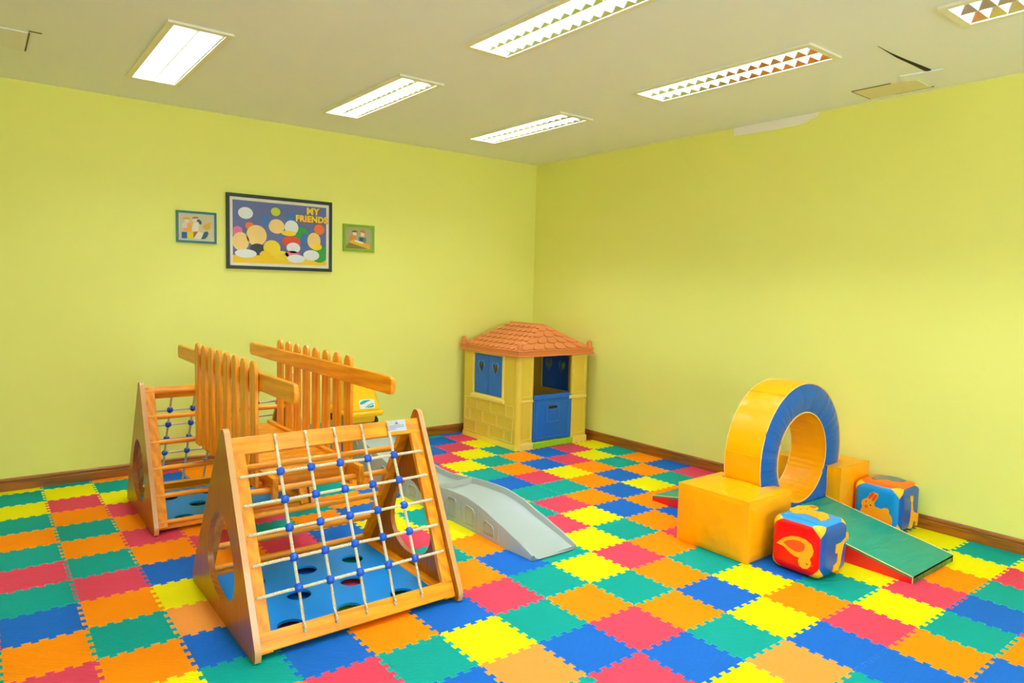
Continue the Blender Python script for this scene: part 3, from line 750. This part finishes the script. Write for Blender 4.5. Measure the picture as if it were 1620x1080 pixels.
for cx, cy in ((-2.420, -.545), (-2.170, -.545), (-2.420, -.24), (-2.170, -.24)):
    bm = new(); tube(bm, [(cx-.016, cy, .342), (cx+.016, cy, .342)], .043, 18); obj('wheel', bm, flat('dark_wheel', 40, 52, 44), CAR, bevel=.005)
# wave sticker on the sloped front of the hood
def HF(x, z, d): 
    u = (z-.445)/.275; return (x, -.645 + .08*u - d, z)
bm = new()
def fq(pts, m0, d):
    vs = [bm.verts.new(HF(x, z, d)) for x, z in pts]; ws = [bm.verts.new(HF(x, z, -.002)) for x, z in pts]; k = len(vs)
    f = bm.faces.new(vs); f.material_index = m0
    for i in range(k): g = bm.faces.new((vs[i], vs[(i+1) % k], ws[(i+1) % k], ws[i])); g.material_index = m0
fq(rrect(-2.352, -2.212, .472, .545, .015), 0, .0015)
W1 = [(-2.345 + .125*t_/8, .520 + .012*sin(t_/8*5)) for t_ in range(9)]
fq([(-2.345, .508), (-2.31, .512), (-2.275, .528), (-2.245, .536), (-2.26, .541), (-2.31, .540), (-2.343, .528)], 1, .0025)
fq([(-2.30, .478), (-2.26, .492), (-2.225, .498), (-2.218, .485), (-2.24, .478)], 1, .0025)
fq([(-2.31, .480), (-2.27, .502), (-2.235, .512), (-2.218, .508), (-2.218, .503), (-2.25, .502), (-2.28, .488)], 1, .0025)
bmesh.ops.recalc_face_normals(bm, faces=bm.faces[:])
st = obj('sticker', bm, [flat('sticker_white', 238, 236, 226), flat('sticker_teal', 0, 170, 180)], CAR, smooth=0)

# ------------------------------------------------------------------ soft play blocks
def evaluated_bool(bm_, cutter_bm):
    me1 = bpy.data.meshes.new('t1'); bm_.to_mesh(me1); bm_.free(); me2 = bpy.data.meshes.new('t2'); cutter_bm.to_mesh(me2); cutter_bm.free()
    o1 = bpy.data.objects.new('t1', me1); o2 = bpy.data.objects.new('t2', me2); COL.objects.link(o1); COL.objects.link(o2)
    md = o1.modifiers.new('b', 'BOOLEAN'); md.object = o2; md.operation = 'DIFFERENCE'; md.solver = 'EXACT'
    bpy.context.view_layer.update(); dg = bpy.context.evaluated_depsgraph_get()
    me = bpy.data.meshes.new_from_object(o1.evaluated_get(dg)); out = bmesh.new(); out.from_mesh(me)
    for o in (o1, o2): bpy.data.objects.remove(o)
    return out
RC = Vector((-.762, -3.485, .4875)); RO, RI, RW = .468, .283, .122
def soft_box(x0, x1, y0, y1, z0, z1, puff=.020, n=22):
    bm = new(); bmesh.ops.create_cube(bm, size=1); bmesh.ops.subdivide_edges(bm, edges=bm.edges[:], cuts=n, use_grid_fill=True)
    for v in bm.verts:
        p = v.co.copy(); e = [1-4*p[k]*p[k] for k in range(3)]
        for k in range(3):
            o_ = [q for q in range(3) if q != k]
            if abs(abs(p[k])-.5) < 1e-4: v.co[k] += (1 if p[k] > 0 else -1) * 0
        q = Vector((x0+(p.x+.5)*(x1-x0), y0+(p.y+.5)*(y1-y0), z0+(p.z+.5)*(z1-z0)))
        sx = (1 if p.x > .499 else -1 if p.x < -.499 else 0); sy = (1 if p.y > .499 else -1 if p.y < -.499 else 0); sz = (1 if p.z > .499 else -1 if p.z < -.499 else 0)
        if abs(sx)+abs(sy)+abs(sz) == 1:
            a = puff * ((e[1]*e[2]) if sx else (e[0]*e[2]) if sy else (e[0]*e[1])) ** .6
            q += Vector((sx, sy, sz if sz > 0 else 0)) * a
            ed = min(e[k] for k in range(3) if not (sx, sy, sz)[k])
            wr = noise.noise(Vector((q.x*7 + q.z*9, q.y*7 - q.z*5, q.z*4 + q.x*2))) * .006 * min(1, ed*3) + abs(noise.noise(Vector((q.x*3-q.z*20, q.y*3+q.z*20, 3)))) * .004 * min(1, ed*4)
            q += Vector((sx, sy, max(0, sz))) * wr
        v.co = q
    return bm
def cutter():
    c = new(); tube(c, [(RC.x, RC.y-RW-.014, RC.z), (RC.x, RC.y+RW+.014, RC.z)], RO+.014, 64); return c
def seams(parent, x0, x1, y0, y1, z1, m):
    bm = new(); r = .0022
    for path in ([(x0, y1, z1), (x0, y0, z1), (x1, y0, z1)], [(x0, y0, .03), (x0, y0, z1)], [(x1, y0, .03), (x1, y0, z1)]): tube(bm, path, r, 6)
    obj('seam', bm, m, parent)
SEAMY = mat('yellow_seam', srgb(240, 168, 0), .5)
BC = thing('foam_block', 'large yellow vinyl foam block in front of the ring, left of the duck cube', 'foam block', (-1.295, -3.485, .012))
obj('block_cover', evaluated_bool(soft_box(-1.512, -1.085, -3.728, -3.248, .014, .362), cutter()), YVIN, BC, bevel=.006)
seams(BC, -1.512, -1.085, -3.728, -3.248, .362, SEAMY)
BC2 = thing('foam_block', 'small yellow foam block between the ring and the wall, behind the rabbit cube', 'foam block', (-.28, -3.485, .012))
obj('block_cover', evaluated_bool(soft_box(-.470, -.095, -3.712, -3.248, .014, .398, .006), cutter()), YVIN, BC2, bevel=.006)
seams(BC2, -.470, -.095, -3.712, -3.248, .398, SEAMY)
RG = thing('foam_ring', 'big upright foam ring, yellow rim and blue face, held between yellow blocks', 'foam ring', (RC.x, RC.y, .012))
def ring_surface(profile, closed=False, nseg=240, radial=0., side=0.):
    bm = new(); rs = []
    for k in range(nseg):
        a = 2*pi*k/nseg; row = []
        for q, (r, y) in enumerate(profile):
            nz = noise.noise(Vector((sin(a)*14, cos(a)*14, y*6)))
            if radial and abs(y) < RW*.95: r += radial*nz
            if side and RI+.01 < r < RO-.01: y += math.copysign(side*(nz + .6*noise.noise(Vector((sin(a)*26, cos(a)*26, 5)))), y)
            row.append(bm.verts.new((RC.x + r*sin(a), RC.y + y, RC.z + r*cos(a))))
        rs.append(row)
    m_ = len(profile)
    for k in range(nseg):
        a, c = rs[k], rs[(k+1) % nseg]
        for i in range(m_ if closed else m_-1): bm.faces.new((a[i], a[(i+1) % m_], c[(i+1) % m_], c[i]))
    bmesh.ops.recalc_face_normals(bm, faces=bm.faces[:]); return bm
ro = [(RO-.018, -RW+.002), (RO, -RW), (RO+.004, -RW*.5), (RO+.005, 0), (RO+.004, RW*.5), (RO, RW), (RO-.018, RW-.002)]
obj('outer_band', ring_surface(ro + [(r-.02, y*.9) for r, y in reversed(ro)], True, radial=.0022), YVIN2, RG, origin=RC)
ri = [(RI+.018, -RW+.002), (RI, -RW), (RI-.003, -RW*.5), (RI-.004, 0), (RI-.003, RW*.5), (RI, RW), (RI+.018, RW-.002)]
obj('inner_band', ring_surface(ri + [(r+.02, y*.9) for r, y in reversed(ri)], True, radial=.0045), YVIN, RG, origin=RC)
for s in (-1, 1):
    pf = [(RO-.002, s*(RW-.002)), (RO-.03, s*(RW+.008)), ((RO+RI)/2+.03, s*(RW+.016)), ((RO+RI)/2-.03, s*(RW+.016)), (RI+.03, s*(RW+.008)), (RI+.002, s*(RW-.002))]
    obj('side_cover', ring_surface(pf + [(RI+.012, s*(RW-.01)), (RO-.012, s*(RW-.01))], True, side=.0035), BVIN, RG, origin=RC)
    for rr in (RO-.001, RI+.001):
        bm = new(); tube(bm, [(RC.x + rr*sin(2*pi*k/80), RC.y+s*RW, RC.z + rr*cos(2*pi*k/80)) for k in range(80)], .0035, 6, closed=True)
        if rr > .4: pass
        obj('piping', bm, PIPE, RG)
bm = new()
for adeg in (-83, -30, 40, 95):
    a = math.radians(adeg); tube(bm, [(RC.x + (RO+.005)*sin(a), RC.y + y, RC.z + (RO+.005)*cos(a)) for y in (-RW, -RW/2, 0, RW/2, RW)], .002, 5)
obj('seam', bm, SEAMY, RG)
# wedges
def wedge(label, ytip, yhigh, x0, x1, zt, zh):
    t = thing('foam_wedge', label, 'foam wedge', ((x0+x1)/2, (ytip+yhigh)/2, .012))
    s = 1 if yhigh > ytip else -1
    bm = new(); z0 = .013
    for xa, xb in ((x0, x0+.012), (x1-.012, x1)):
        bm = new(); plate(bm, [(ytip, z0), (yhigh, z0), (yhigh, zh-.004), (ytip, zt-.004)], 'x', xa, xb)
        obj('side_cover', bm, RVIN, t, smooth=0)
    bm = new(); n = 14; rows_ = []
    for k in range(n+1):
        u = k/n; y = ytip + (yhigh-ytip)*u; z = zt + (zh-zt)*u; rr = []
        for q in range(9):
            v = q/8; x = x0-.002 + (x1-x0+.004)*v; rr.append(bm.verts.new((x, y, z + .007*(4*v*(1-v))**.7*(4*u*(1-u)+.2))))
        rows_.append(rr)
    for a, c in zip(rows_, rows_[1:]):
        for q in range(8): bm.faces.new((a[q], a[q+1], c[q+1], c[q]))
    g = bmesh.ops.extrude_face_region(bm, geom=bm.faces[:]); vs = [e for e in g['geom'] if isinstance(e, bmesh.types.BMVert)]
    for v in vs: v.co.z -= .012
    bmesh.ops.recalc_face_normals(bm, faces=bm.faces[:]); obj('top_cover', bm, GVIN, t, smooth=40)
    for yy, zz in ((ytip, zt), (yhigh, zh)):
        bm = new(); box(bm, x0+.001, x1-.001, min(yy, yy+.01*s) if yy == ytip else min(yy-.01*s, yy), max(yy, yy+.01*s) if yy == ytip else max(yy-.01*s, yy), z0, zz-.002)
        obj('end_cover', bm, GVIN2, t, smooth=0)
    bm = new(); 
    for xx in (x0-.002, x1+.002): tube(bm, [(xx, ytip, zt), (xx, yhigh, zh)], .003, 6)
    tube(bm, [(x0, ytip, z0+.003), (x0, ytip, zt)], .003, 6)
    obj('piping', bm, PIPE, t)
    return t
wedge('green-topped red foam wedge in front, sloping down toward the camera', -4.382, -3.632, -1.010, -.480, .052, .196)
wedge('green-topped red foam wedge whose tip shows behind the large yellow block', -2.660, -3.330, -1.050, -.500, .052, .170)
# cubes with animals
def soft_cube(label, c, h, rot, r=.050, cols=None):
    t = thing('play_cube', label, 'play cube', (c[0], c[1], .012))
    bm = new(); bmesh.ops.create_cube(bm, size=2); bmesh.ops.subdivide_edges(bm, edges=bm.edges[:], cuts=21, use_grid_fill=True)
    for sx in (-1, 1):
        for sy in (-1, 1):
            for sz in (-1, 1):
                bmesh.ops.bisect_plane(bm, geom=bm.verts[:]+bm.edges[:]+bm.faces[:], plane_co=Vector((sx, sy, sz))*(2.54/3), plane_no=(sx, sy, sz))
    ctr = Vector((c[0], c[1], .0172+h)); HR = h-r
    for f in bm.faces:
        m_ = f.calc_center_median(); a = [abs(q) for q in m_]
        # coordinate on the surface, corner triangles in yellow
        k = a.index(max(a)); o_ = [q for q in range(3) if q != k]
        if a[o_[0]] + a[o_[1]] > 1.54: f.material_index = 0
        else: f.material_index = {(0, -1): 1, (1, -1): 2, (2, 1): 3, (0, 1): 4, (1, 1): 5, (2, -1): 1}[(k, 1 if m_[k] > 0 else -1)]
    for v in bm.verts:
        p = v.co.copy(); a = sorted(abs(q) for q in p)
        mp_ = Vector([math.copysign(min(abs(q), 1), q) for q in p]) * h
        q = Vector([max(-HR, min(HR, m)) for m in mp_]); d = mp_ - q
        n_ = d.normalized() if d.length > 1e-6 else Vector((0, 0, 0)); pos = q + n_*r
        k = [abs(w_) for w_ in p]; kk = k.index(max(k)); o_ = [w_ for w_ in range(3) if w_ != kk]
        if (kk, p[kk] > 0) not in ((0, False), (1, False), (2, True)) or True:
            pos += Vector([(1 if w_ == kk else 0)*math.copysign(1, p[w_]) for w_ in range(3)]) * .004 * max(0, 1-k[o_[0]]**2) * max(0, 1-k[o_[1]]**2)
        v.co = Matrix.Rotation(rot, 3, 'Z') @ pos + ctr
    obj('cube_cover', bm, cols, t, smooth=60); return t
VY = mat('cube_yellow', srgb(252, 190, 30), .3, spec=.3, coat=.15); VR = mat('cube_red', srgb(238, 0, 8), .3, spec=.3, coat=.15)
VB = mat('cube_blue', srgb(14, 84, 178), .25, spec=.3, coat=.15); VC = mat('cube_skyblue', srgb(20, 150, 222), .25, spec=.3, coat=.15); VO = mat('cube_orange', srgb(252, 104, 10), .28, spec=.3, coat=.15); VG = mat('cube_green', srgb(20, 160, 120), .3, spec=.3, coat=.15)
VP = mat('cube_purple', srgb(110, 60, 150), .3, spec=.3, coat=.15)
KA, KO, KD, KG = flat('applique_yellow', 252, 176, 22), flat('applique_orange', 238, 84, 14), flat('applique_dark', 24, 16, 10), flat('applique_grey', 122, 134, 122)
Q1 = soft_cube('soft cube on the floor with a duck on its red side, nearest the camera', (-1.270, -3.950), .146, 0, cols=[VY, VR, VB, VC, VG, VP])
Q2 = soft_cube('soft cube against the wall with a rabbit on its sky-blue side and orange top', (-.178, -3.875), .149, 0, cols=[VY, VC, VB, VO, VG, VR])
def decal(name, pts, axis, at, th, m, parent):
    bm = new(); plate(bm, pts, axis, min(at, at+th), max(at, at+th)); return obj(name, bm, m, parent, smooth=0)
def circ(p, r, n=14): return ellipse(p[0], p[1], r, r, n)
D_duck = [(-3.848, 0.156), (-3.885, 0.195), (-3.931, 0.219), (-3.972, 0.226), (-4.014, 0.222), (-4.044, 0.205), (-4.056, 0.173), (-4.052, 0.148), (-4.038, 0.125), (-4.047, 0.109), (-4.045, 0.09), (-4.028, 0.071), (-4.005, 0.065), (-3.984, 0.074), (-3.976, 0.093), (-3.979, 0.115), (-3.951, 0.117), (-3.922, 0.13), (-3.892, 0.15)]
D_wing = [(-3.887, 0.171), (-3.909, 0.189), (-3.946, 0.203), (-3.983, 0.205), (-4.006, 0.197), (-4.012, 0.181), (-4.004, 0.161), (-3.982, 0.146), (-3.954, 0.144), (-3.925, 0.152)]
xa = -1.4225
d = decal('duck_patch', D_duck, 'x', xa, .008, KA, Q1); decal('wing_patch', D_wing, 'x', xa-.001, .003, KO, d); decal('eye', circ((-4.027, .096), .0035), 'x', xa-.0015, .003, KD, d); decal('beak', [(-4.044, .099), (-4.062, .096), (-4.045, .086)], 'x', xa, .003, KO, d)
D_rabbit = [(-1.283, -3.845), (-1.245, -3.828), (-1.211, -3.833), (-1.167, -3.827), (-1.15, -3.847), (-1.123, -3.857), (-1.088, -3.872), (-1.09, -3.901), (-1.113, -3.92), (-1.145, -3.926), (-1.164, -3.915), (-1.186, -3.934), (-1.16, -3.968), (-1.168, -4.004), (-1.229, -4.043), (-1.272, -4.045), (-1.301, -4.033), (-1.279, -3.994), (-1.265, -3.931), (-1.287, -3.9), (-1.305, -3.872)]
D_rabbit = [(x-.02, y) for x, y in D_rabbit]
zt = .3157
d = decal('rabbit_patch', D_rabbit, 'z', zt, -.006, KA, Q1); decal('ear', [(x-.025, y) for x, y in [(-1.125, -3.873), (-1.1, -3.88), (-1.095, -3.902), (-1.105, -3.912), (-1.131, -3.905)]], 'z', zt+.001, -.002, KO, d)
for p in ((-1.20, -3.868), (-1.205, -3.893)): decal('eye', circ(p, .004), 'z', zt+.001, -.002, KD, d)
decal('nose', circ((-1.235, -3.872), .009), 'z', zt+.001, -.002, KO, d)
D_gir = [(-1.152, 0.236), (-1.142, 0.196), (-1.160, 0.201), (-1.193, 0.177), (-1.209, 0.127), (-1.217, 0.083), (-1.239, 0.046), (-1.295, 0.05), (-1.286, 0.082), (-1.253, 0.092), (-1.25, 0.14), (-1.277, 0.146), (-1.274, 0.193), (-1.218, 0.194), (-1.165, 0.211)]
decal('giraffe_patch', D_gir, 'y', -4.1025, .012, KA, Q1)
E_rabbit = [(-3.785, 0.122), (-3.796, 0.146), (-3.789, 0.169), (-3.795, 0.193), (-3.825, 0.213), (-3.839, 0.246), (-3.858, 0.26), (-3.87, 0.256), (-3.886, 0.256), (-3.891, 0.243), (-3.881, 0.215), (-3.867, 0.19), (-3.874, 0.167), (-3.912, 0.161), (-3.931, 0.175), (-3.951, 0.175), (-3.961, 0.162), (-3.96, 0.145), (-3.977, 0.125), (-3.982, 0.106), (-3.979, 0.06), (-3.80, .06)]
xa = -.3335
d = decal('rabbit_patch', E_rabbit, 'x', xa, .010, KA, Q2)
decal('ear', [(-3.831, 0.212), (-3.834, 0.234), (-3.851, 0.254), (-3.864, 0.258), (-3.867, 0.247), (-3.851, 0.22), (-3.841, 0.209)], 'x', xa-.001, .003, KO, d)
decal('ear', [(-3.854, 0.2), (-3.857, 0.221), (-3.867, 0.243), (-3.883, 0.248), (-3.887, 0.242), (-3.877, 0.218), (-3.864, 0.199)], 'x', xa-.001, .003, KO, d)
for p in ((-3.818, .187), (-3.848, .170)): decal('eye', circ(p, .0045), 'x', xa-.001, .003, KD, d)
decal('nose', circ((-3.820, .156), .0095), 'x', xa-.001, .003, KO, d)
E_gir = [(-0.202, 0.254), (-0.167, 0.250), (-0.158, 0.215), (-0.167, 0.209), (-0.147, 0.147), (-0.116, 0.131), (-0.066, 0.118), (-0.068, 0.07), (-0.075, 0.04), (-0.095, 0.041), (-0.102, 0.073), (-0.132, 0.079), (-0.149, 0.04), (-0.197, 0.043), (-0.181, 0.095), (-0.179, 0.17), (-0.186, 0.213), (-0.201, 0.22)]
g_ = decal('giraffe_patch', E_gir, 'y', -4.0305, .014, KA, Q2)
for p in ((-.165, .14), (-.14, .125), (-.15, .105), (-.12, .11), (-.1, .115), (-.09, .095), (-.168, .165), (-.16, .085)): decal('spot', circ(p, .004, 8), 'y', -4.0312, .002, KO, g_)
E_hip = [(-.235, -3.80), (-.17, -3.79), (-.12, -3.80), (-.075, -3.84), (-.07, -3.90), (-.10, -3.955), (-.16, -3.955), (-.185, -3.915), (-.175, -3.875), (-.20, -3.845), (-.245, -3.83)]
decal('hippo_patch', E_hip, 'z', .3217, -.006, KG, Q2)

# ------------------------------------------------------------------ pictures on the left wall
def picture(label, x0, x1, z0, z1, wf, mf, mb, depth=.022, mat_w=0, mat_m=None):
    t = thing('picture', label, 'picture', ((x0+x1)/2, 0, (z0+z1)/2))
    bm = new(); plate(bm, rect(x0, x1, z0, z1), 'y', -depth, -.001, [rect(x0+wf, x1-wf, z0+wf, z1-wf)]); obj('frame', bm, mf, t, bevel=.002)
    if mat_w:
        bm = new(); plate(bm, rect(x0+wf, x1-wf, z0+wf, z1-wf), 'y', -.012, -.002, [rect(x0+wf+mat_w, x1-wf-mat_w, z0+wf+mat_w, z1-wf-mat_w)]); obj('mat_board', bm, mat_m, t)
    q = wf+mat_w; bm = new(); box(bm, x0+q, x1-q, -.010, -.002, z0+q, z1-q); b_ = obj('print', bm, mb, t)
    return t, b_
def shape(parent, name, pts, lay, m):
    bm = new(); plate(bm, pts, 'y', -.010 - lay*.0004 - .0004, -.0098 - (lay-1)*.0004)
    return obj(name, bm, m, parent, smooth=0)
PT, PR = picture('large dark-framed poster titled MY FRIENDS in yellow letters', -3.224, -2.332, 1.601, 2.206, .027, flat('frame_dark', 22, 42, 48, .3), flat('poster_blue', 92, 104, 160, .35), mat_w=.024, mat_m=flat('mat_white', 232, 226, 208))
pc = {n_: flat('poster_' + n_, *c) for n_, c in dict(gold=(240, 196, 20), white=(226, 232, 240), skin=(240, 206, 130), dark=(50, 52, 62), orange=(232, 112, 36), green=(40, 150, 50), pink=(222, 110, 160), red=(216, 66, 40), sky=(60, 110, 180), line=(200, 130, 110), yellow=(240, 210, 40), lime=(196, 208, 30)).items()}
X0, X1, Z0, Z1 = -3.173, -2.383, 1.652, 2.155
bm = new(); plate(bm, rect(X0-.004, X1+.004, Z0-.004, Z1+.004), 'y', -.0106, -.009, [rect(X0, X1, Z0, Z1)]); obj('print_border', bm, pc['line'], PR, smooth=0)
shape(PR, 'yellow_band', [(X0, Z0), (X1, Z0), (X1, Z0+.075), (X0, Z0+.06)], 1, pc['gold'])
def UV(u, v): return (X0 + u*(X1-X0), Z0 + (1-v)*(Z1-Z0))
# plain generic toy-ball shapes in the poster's colours
for name, u, v, ru, rv, lay, m in (
    ('ball', .05, .50, .05, .085, 2, 'pink'), ('ball', .13, .20, .075, .095, 2, 'white'), ('ball', .08, .66, .085, .15, 3, 'skin'), ('ball', .13, .85, .11, .07, 5, 'white'),
    ('ball', .24, .55, .105, .17, 3, 'skin'), ('ball', .17, .40, .045, .06, 2, 'orange'), ('ball', .335, .30, .05, .07, 2, 'sky'), ('ball', .25, .77, .08, .09, 4, 'dark'),
    ('ball', .44, .14, .05, .07, 2, 'lime'), ('ball', .45, .38, .085, .12, 2, 'skin'), ('ball', .40, .74, .09, .13, 5, 'yellow'), ('ball', .33, .86, .06, .07, 6, 'gold'), ('ball', .50, .86, .08, .08, 6, 'yellow'),
    ('ball', .60, .20, .07, .06, 3, 'sky'), ('ball', .61, .38, .075, .12, 4, 'white'), ('ball', .58, .48, .08, .045, 5, 'yellow'), ('ball', .61, .62, .10, .10, 3, 'red'),
    ('ball', .63, .72, .075, .09, 6, 'white'), ('ball', .66, .90, .10, .07, 7, 'white'), ('ball', .62, .83, .08, .06, 6, 'pink'),
    ('ball', .72, .48, .08, .12, 2, 'green'), ('ball', .76, .58, .055, .12, 3, 'sky'), ('ball', .86, .58, .075, .14, 4, 'skin'), ('ball', .92, .38, .06, .09, 5, 'orange'), ('ball', .92, .80, .10, .15, 3, 'green'), ('ball', .83, .83, .09, .09, 6, 'white'), ('ball', .89, .68, .06, .06, 5, 'yellow')):
    c_ = UV(u, v); shape(PR, name, ellipse(c_[0], c_[1], ru*(X1-X0), rv*(Z1-Z0), 22), lay, pc[m])
def text(parent, name, body, x, z, size, m, lay, off=.0, ext=.0004, rot=0):
    cu = bpy.data.curves.new('t', 'FONT'); cu.body = body; cu.size = size; cu.extrude = ext; cu.offset = off; cu.align_x = 'CENTER'; cu.space_character = 1.08
    o_ = bpy.data.objects.new('t', cu); COL.objects.link(o_); bpy.context.view_layer.update()
    me = bpy.data.meshes.new_from_object(o_.evaluated_get(bpy.context.evaluated_depsgraph_get())); bpy.data.objects.remove(o_)
    b_ = bmesh.new(); b_.from_mesh(me)
    bmesh.ops.transform(b_, verts=b_.verts[:], matrix=Matrix.Translation((x, -.0102 - lay*.0004, z)) @ Matrix.Rotation(pi/2, 4, 'X'))
    return obj(name, b_, m, parent, smooth=0)
for body, u, v, sz in (('MY', .845, .135, .078), ('FRIENDS', .833, .262, .070)):
    x, z = UV(u, v); text(PR, 'lettering_edge', body, x+.003, z-.0035, sz, pc['red'], 8, off=.0045); text(PR, 'lettering', body, x, z, sz, pc['yellow'], 10, off=.0032)
P2, B2 = picture('small teal-framed picture, left of the large poster', -3.592, -3.297, 1.790, 2.034, .017, flat('frame_teal', 24, 110, 116, .3), flat('print_beige', 206, 196, 160), depth=.018, mat_w=.009, mat_m=flat('mat_pale', 196, 206, 190))
def PX2(X_, Y_): return (-3.592 + (X_-150)/1060*.295, 2.034 - (Y_-115-(X_-150)*.09)/850*.244)
def poly2(n_, pts, lay, c): shape(B2, n_, [PX2(*p) for p in pts], lay, flat('print2_' + c[0], *c[1]))
poly2('hair', [(320, 320), (420, 310), (500, 330), (525, 390), (430, 395), (340, 370)], 1, ('gold', (214, 168, 30)))
poly2('face', [(360, 370), (500, 380), (470, 460), (400, 460)], 2, ('face', (240, 214, 180)))
poly2('shirt', [(350, 420), (440, 470), (450, 590), (330, 600), (300, 500)], 1, ('pale', (204, 218, 224)))
poly2('sleeve', [(430, 490), (520, 460), (560, 580), (540, 700), (320, 690), (330, 610), (440, 590)], 2, ('orange', (240, 160, 60)))
poly2('box_side', [(290, 700), (430, 710), (430, 880), (290, 870)], 3, ('blue', (14, 90, 150))); poly2('box_front', [(430, 710), (595, 715), (590, 905), (430, 885)], 3, ('yellow', (222, 206, 10)))
poly2('hair', [(560, 320), (650, 300), (730, 320), (720, 350), (580, 355)], 1, ('brown', (160, 100, 50))); poly2('face', [(580, 355), (700, 350), (690, 430), (570, 440)], 1, ('face', (240, 214, 180)))
poly2('paper', [(600, 450), (740, 450), (730, 700), (560, 695), (560, 590)], 3, ('paper', (232, 224, 200)))
poly2('scarf', [(680, 400), (740, 370), (810, 430), (815, 520), (750, 500)], 2, ('teal', (20, 84, 110)))
poly2('kite', [(820, 590), (910, 510), (1045, 460), (1045, 640), (950, 680)], 2, ('gold', (234, 170, 20)))
poly2('trousers', [(590, 710), (720, 700), (590, 890)], 3, ('brown', (160, 100, 50))); poly2('sheet', [(720, 700), (850, 750), (780, 915), (600, 895)], 4, ('paper', (232, 224, 200)))
poly2('shoe', [(880, 720), (960, 705), (1000, 760), (960, 850), (900, 910), (800, 910), (850, 800)], 3, ('teal', (20, 84, 110)))
P3, B3 = picture('small lime-green-framed picture, right of the large poster', -2.226, -1.921, 1.792, 2.032, .020, flat('frame_lime', 126, 176, 24, .3), flat('print_grey', 168, 168, 120), depth=.018)
def PX3(X_, Y_): return (-2.226 + (X_-130)/880*.305, 2.032 - (Y_-150-(X_-130)*.08)/770*.24)
def poly3(n_, pts, lay, c): shape(B3, n_, [PX3(*p) for p in pts], lay, flat('print3_' + c[0], *c[1]))
poly3('table_top', [(295, 670), (400, 605), (740, 710), (880, 770), (905, 890), (850, 885)], 2, ('gold', (232, 172, 24))); poly3('shade', [(205, 790), (300, 690), (820, 880), (210, 850)], 1, ('olive', (130, 120, 20)))
poly3('hair', [(370, 370), (430, 335), (520, 360), (530, 420), (380, 400)], 1, ('brown', (120, 80, 30))); poly3('face', [(390, 395), (510, 400), (500, 490), (410, 480)], 2, ('face', (240, 214, 180)))
poly3('coat', [(340, 500), (410, 470), (480, 520), (470, 620), (310, 620)], 1, ('tan', (206, 130, 50))); poly3('hair', [(600, 350), (700, 335), (750, 400), (740, 440), (600, 390)], 1, ('gold2', (190, 130, 20)))
poly3('face', [(620, 400), (730, 430), (710, 530), (630, 510)], 2, ('face', (240, 214, 180))); poly3('shirt', [(560, 530), (780, 560), (770, 700), (560, 640)], 1, ('grey', (110, 120, 120))); poly3('vest', [(600, 550), (700, 570), (680, 680), (580, 640)], 3, ('blue', (14, 80, 120)))
poly3('paper', [(460, 610), (700, 690), (680, 745), (445, 660)], 4, ('paper', (232, 226, 210)))

for o in bpy.data.objects:
    if '_o' in o: del o['_o']
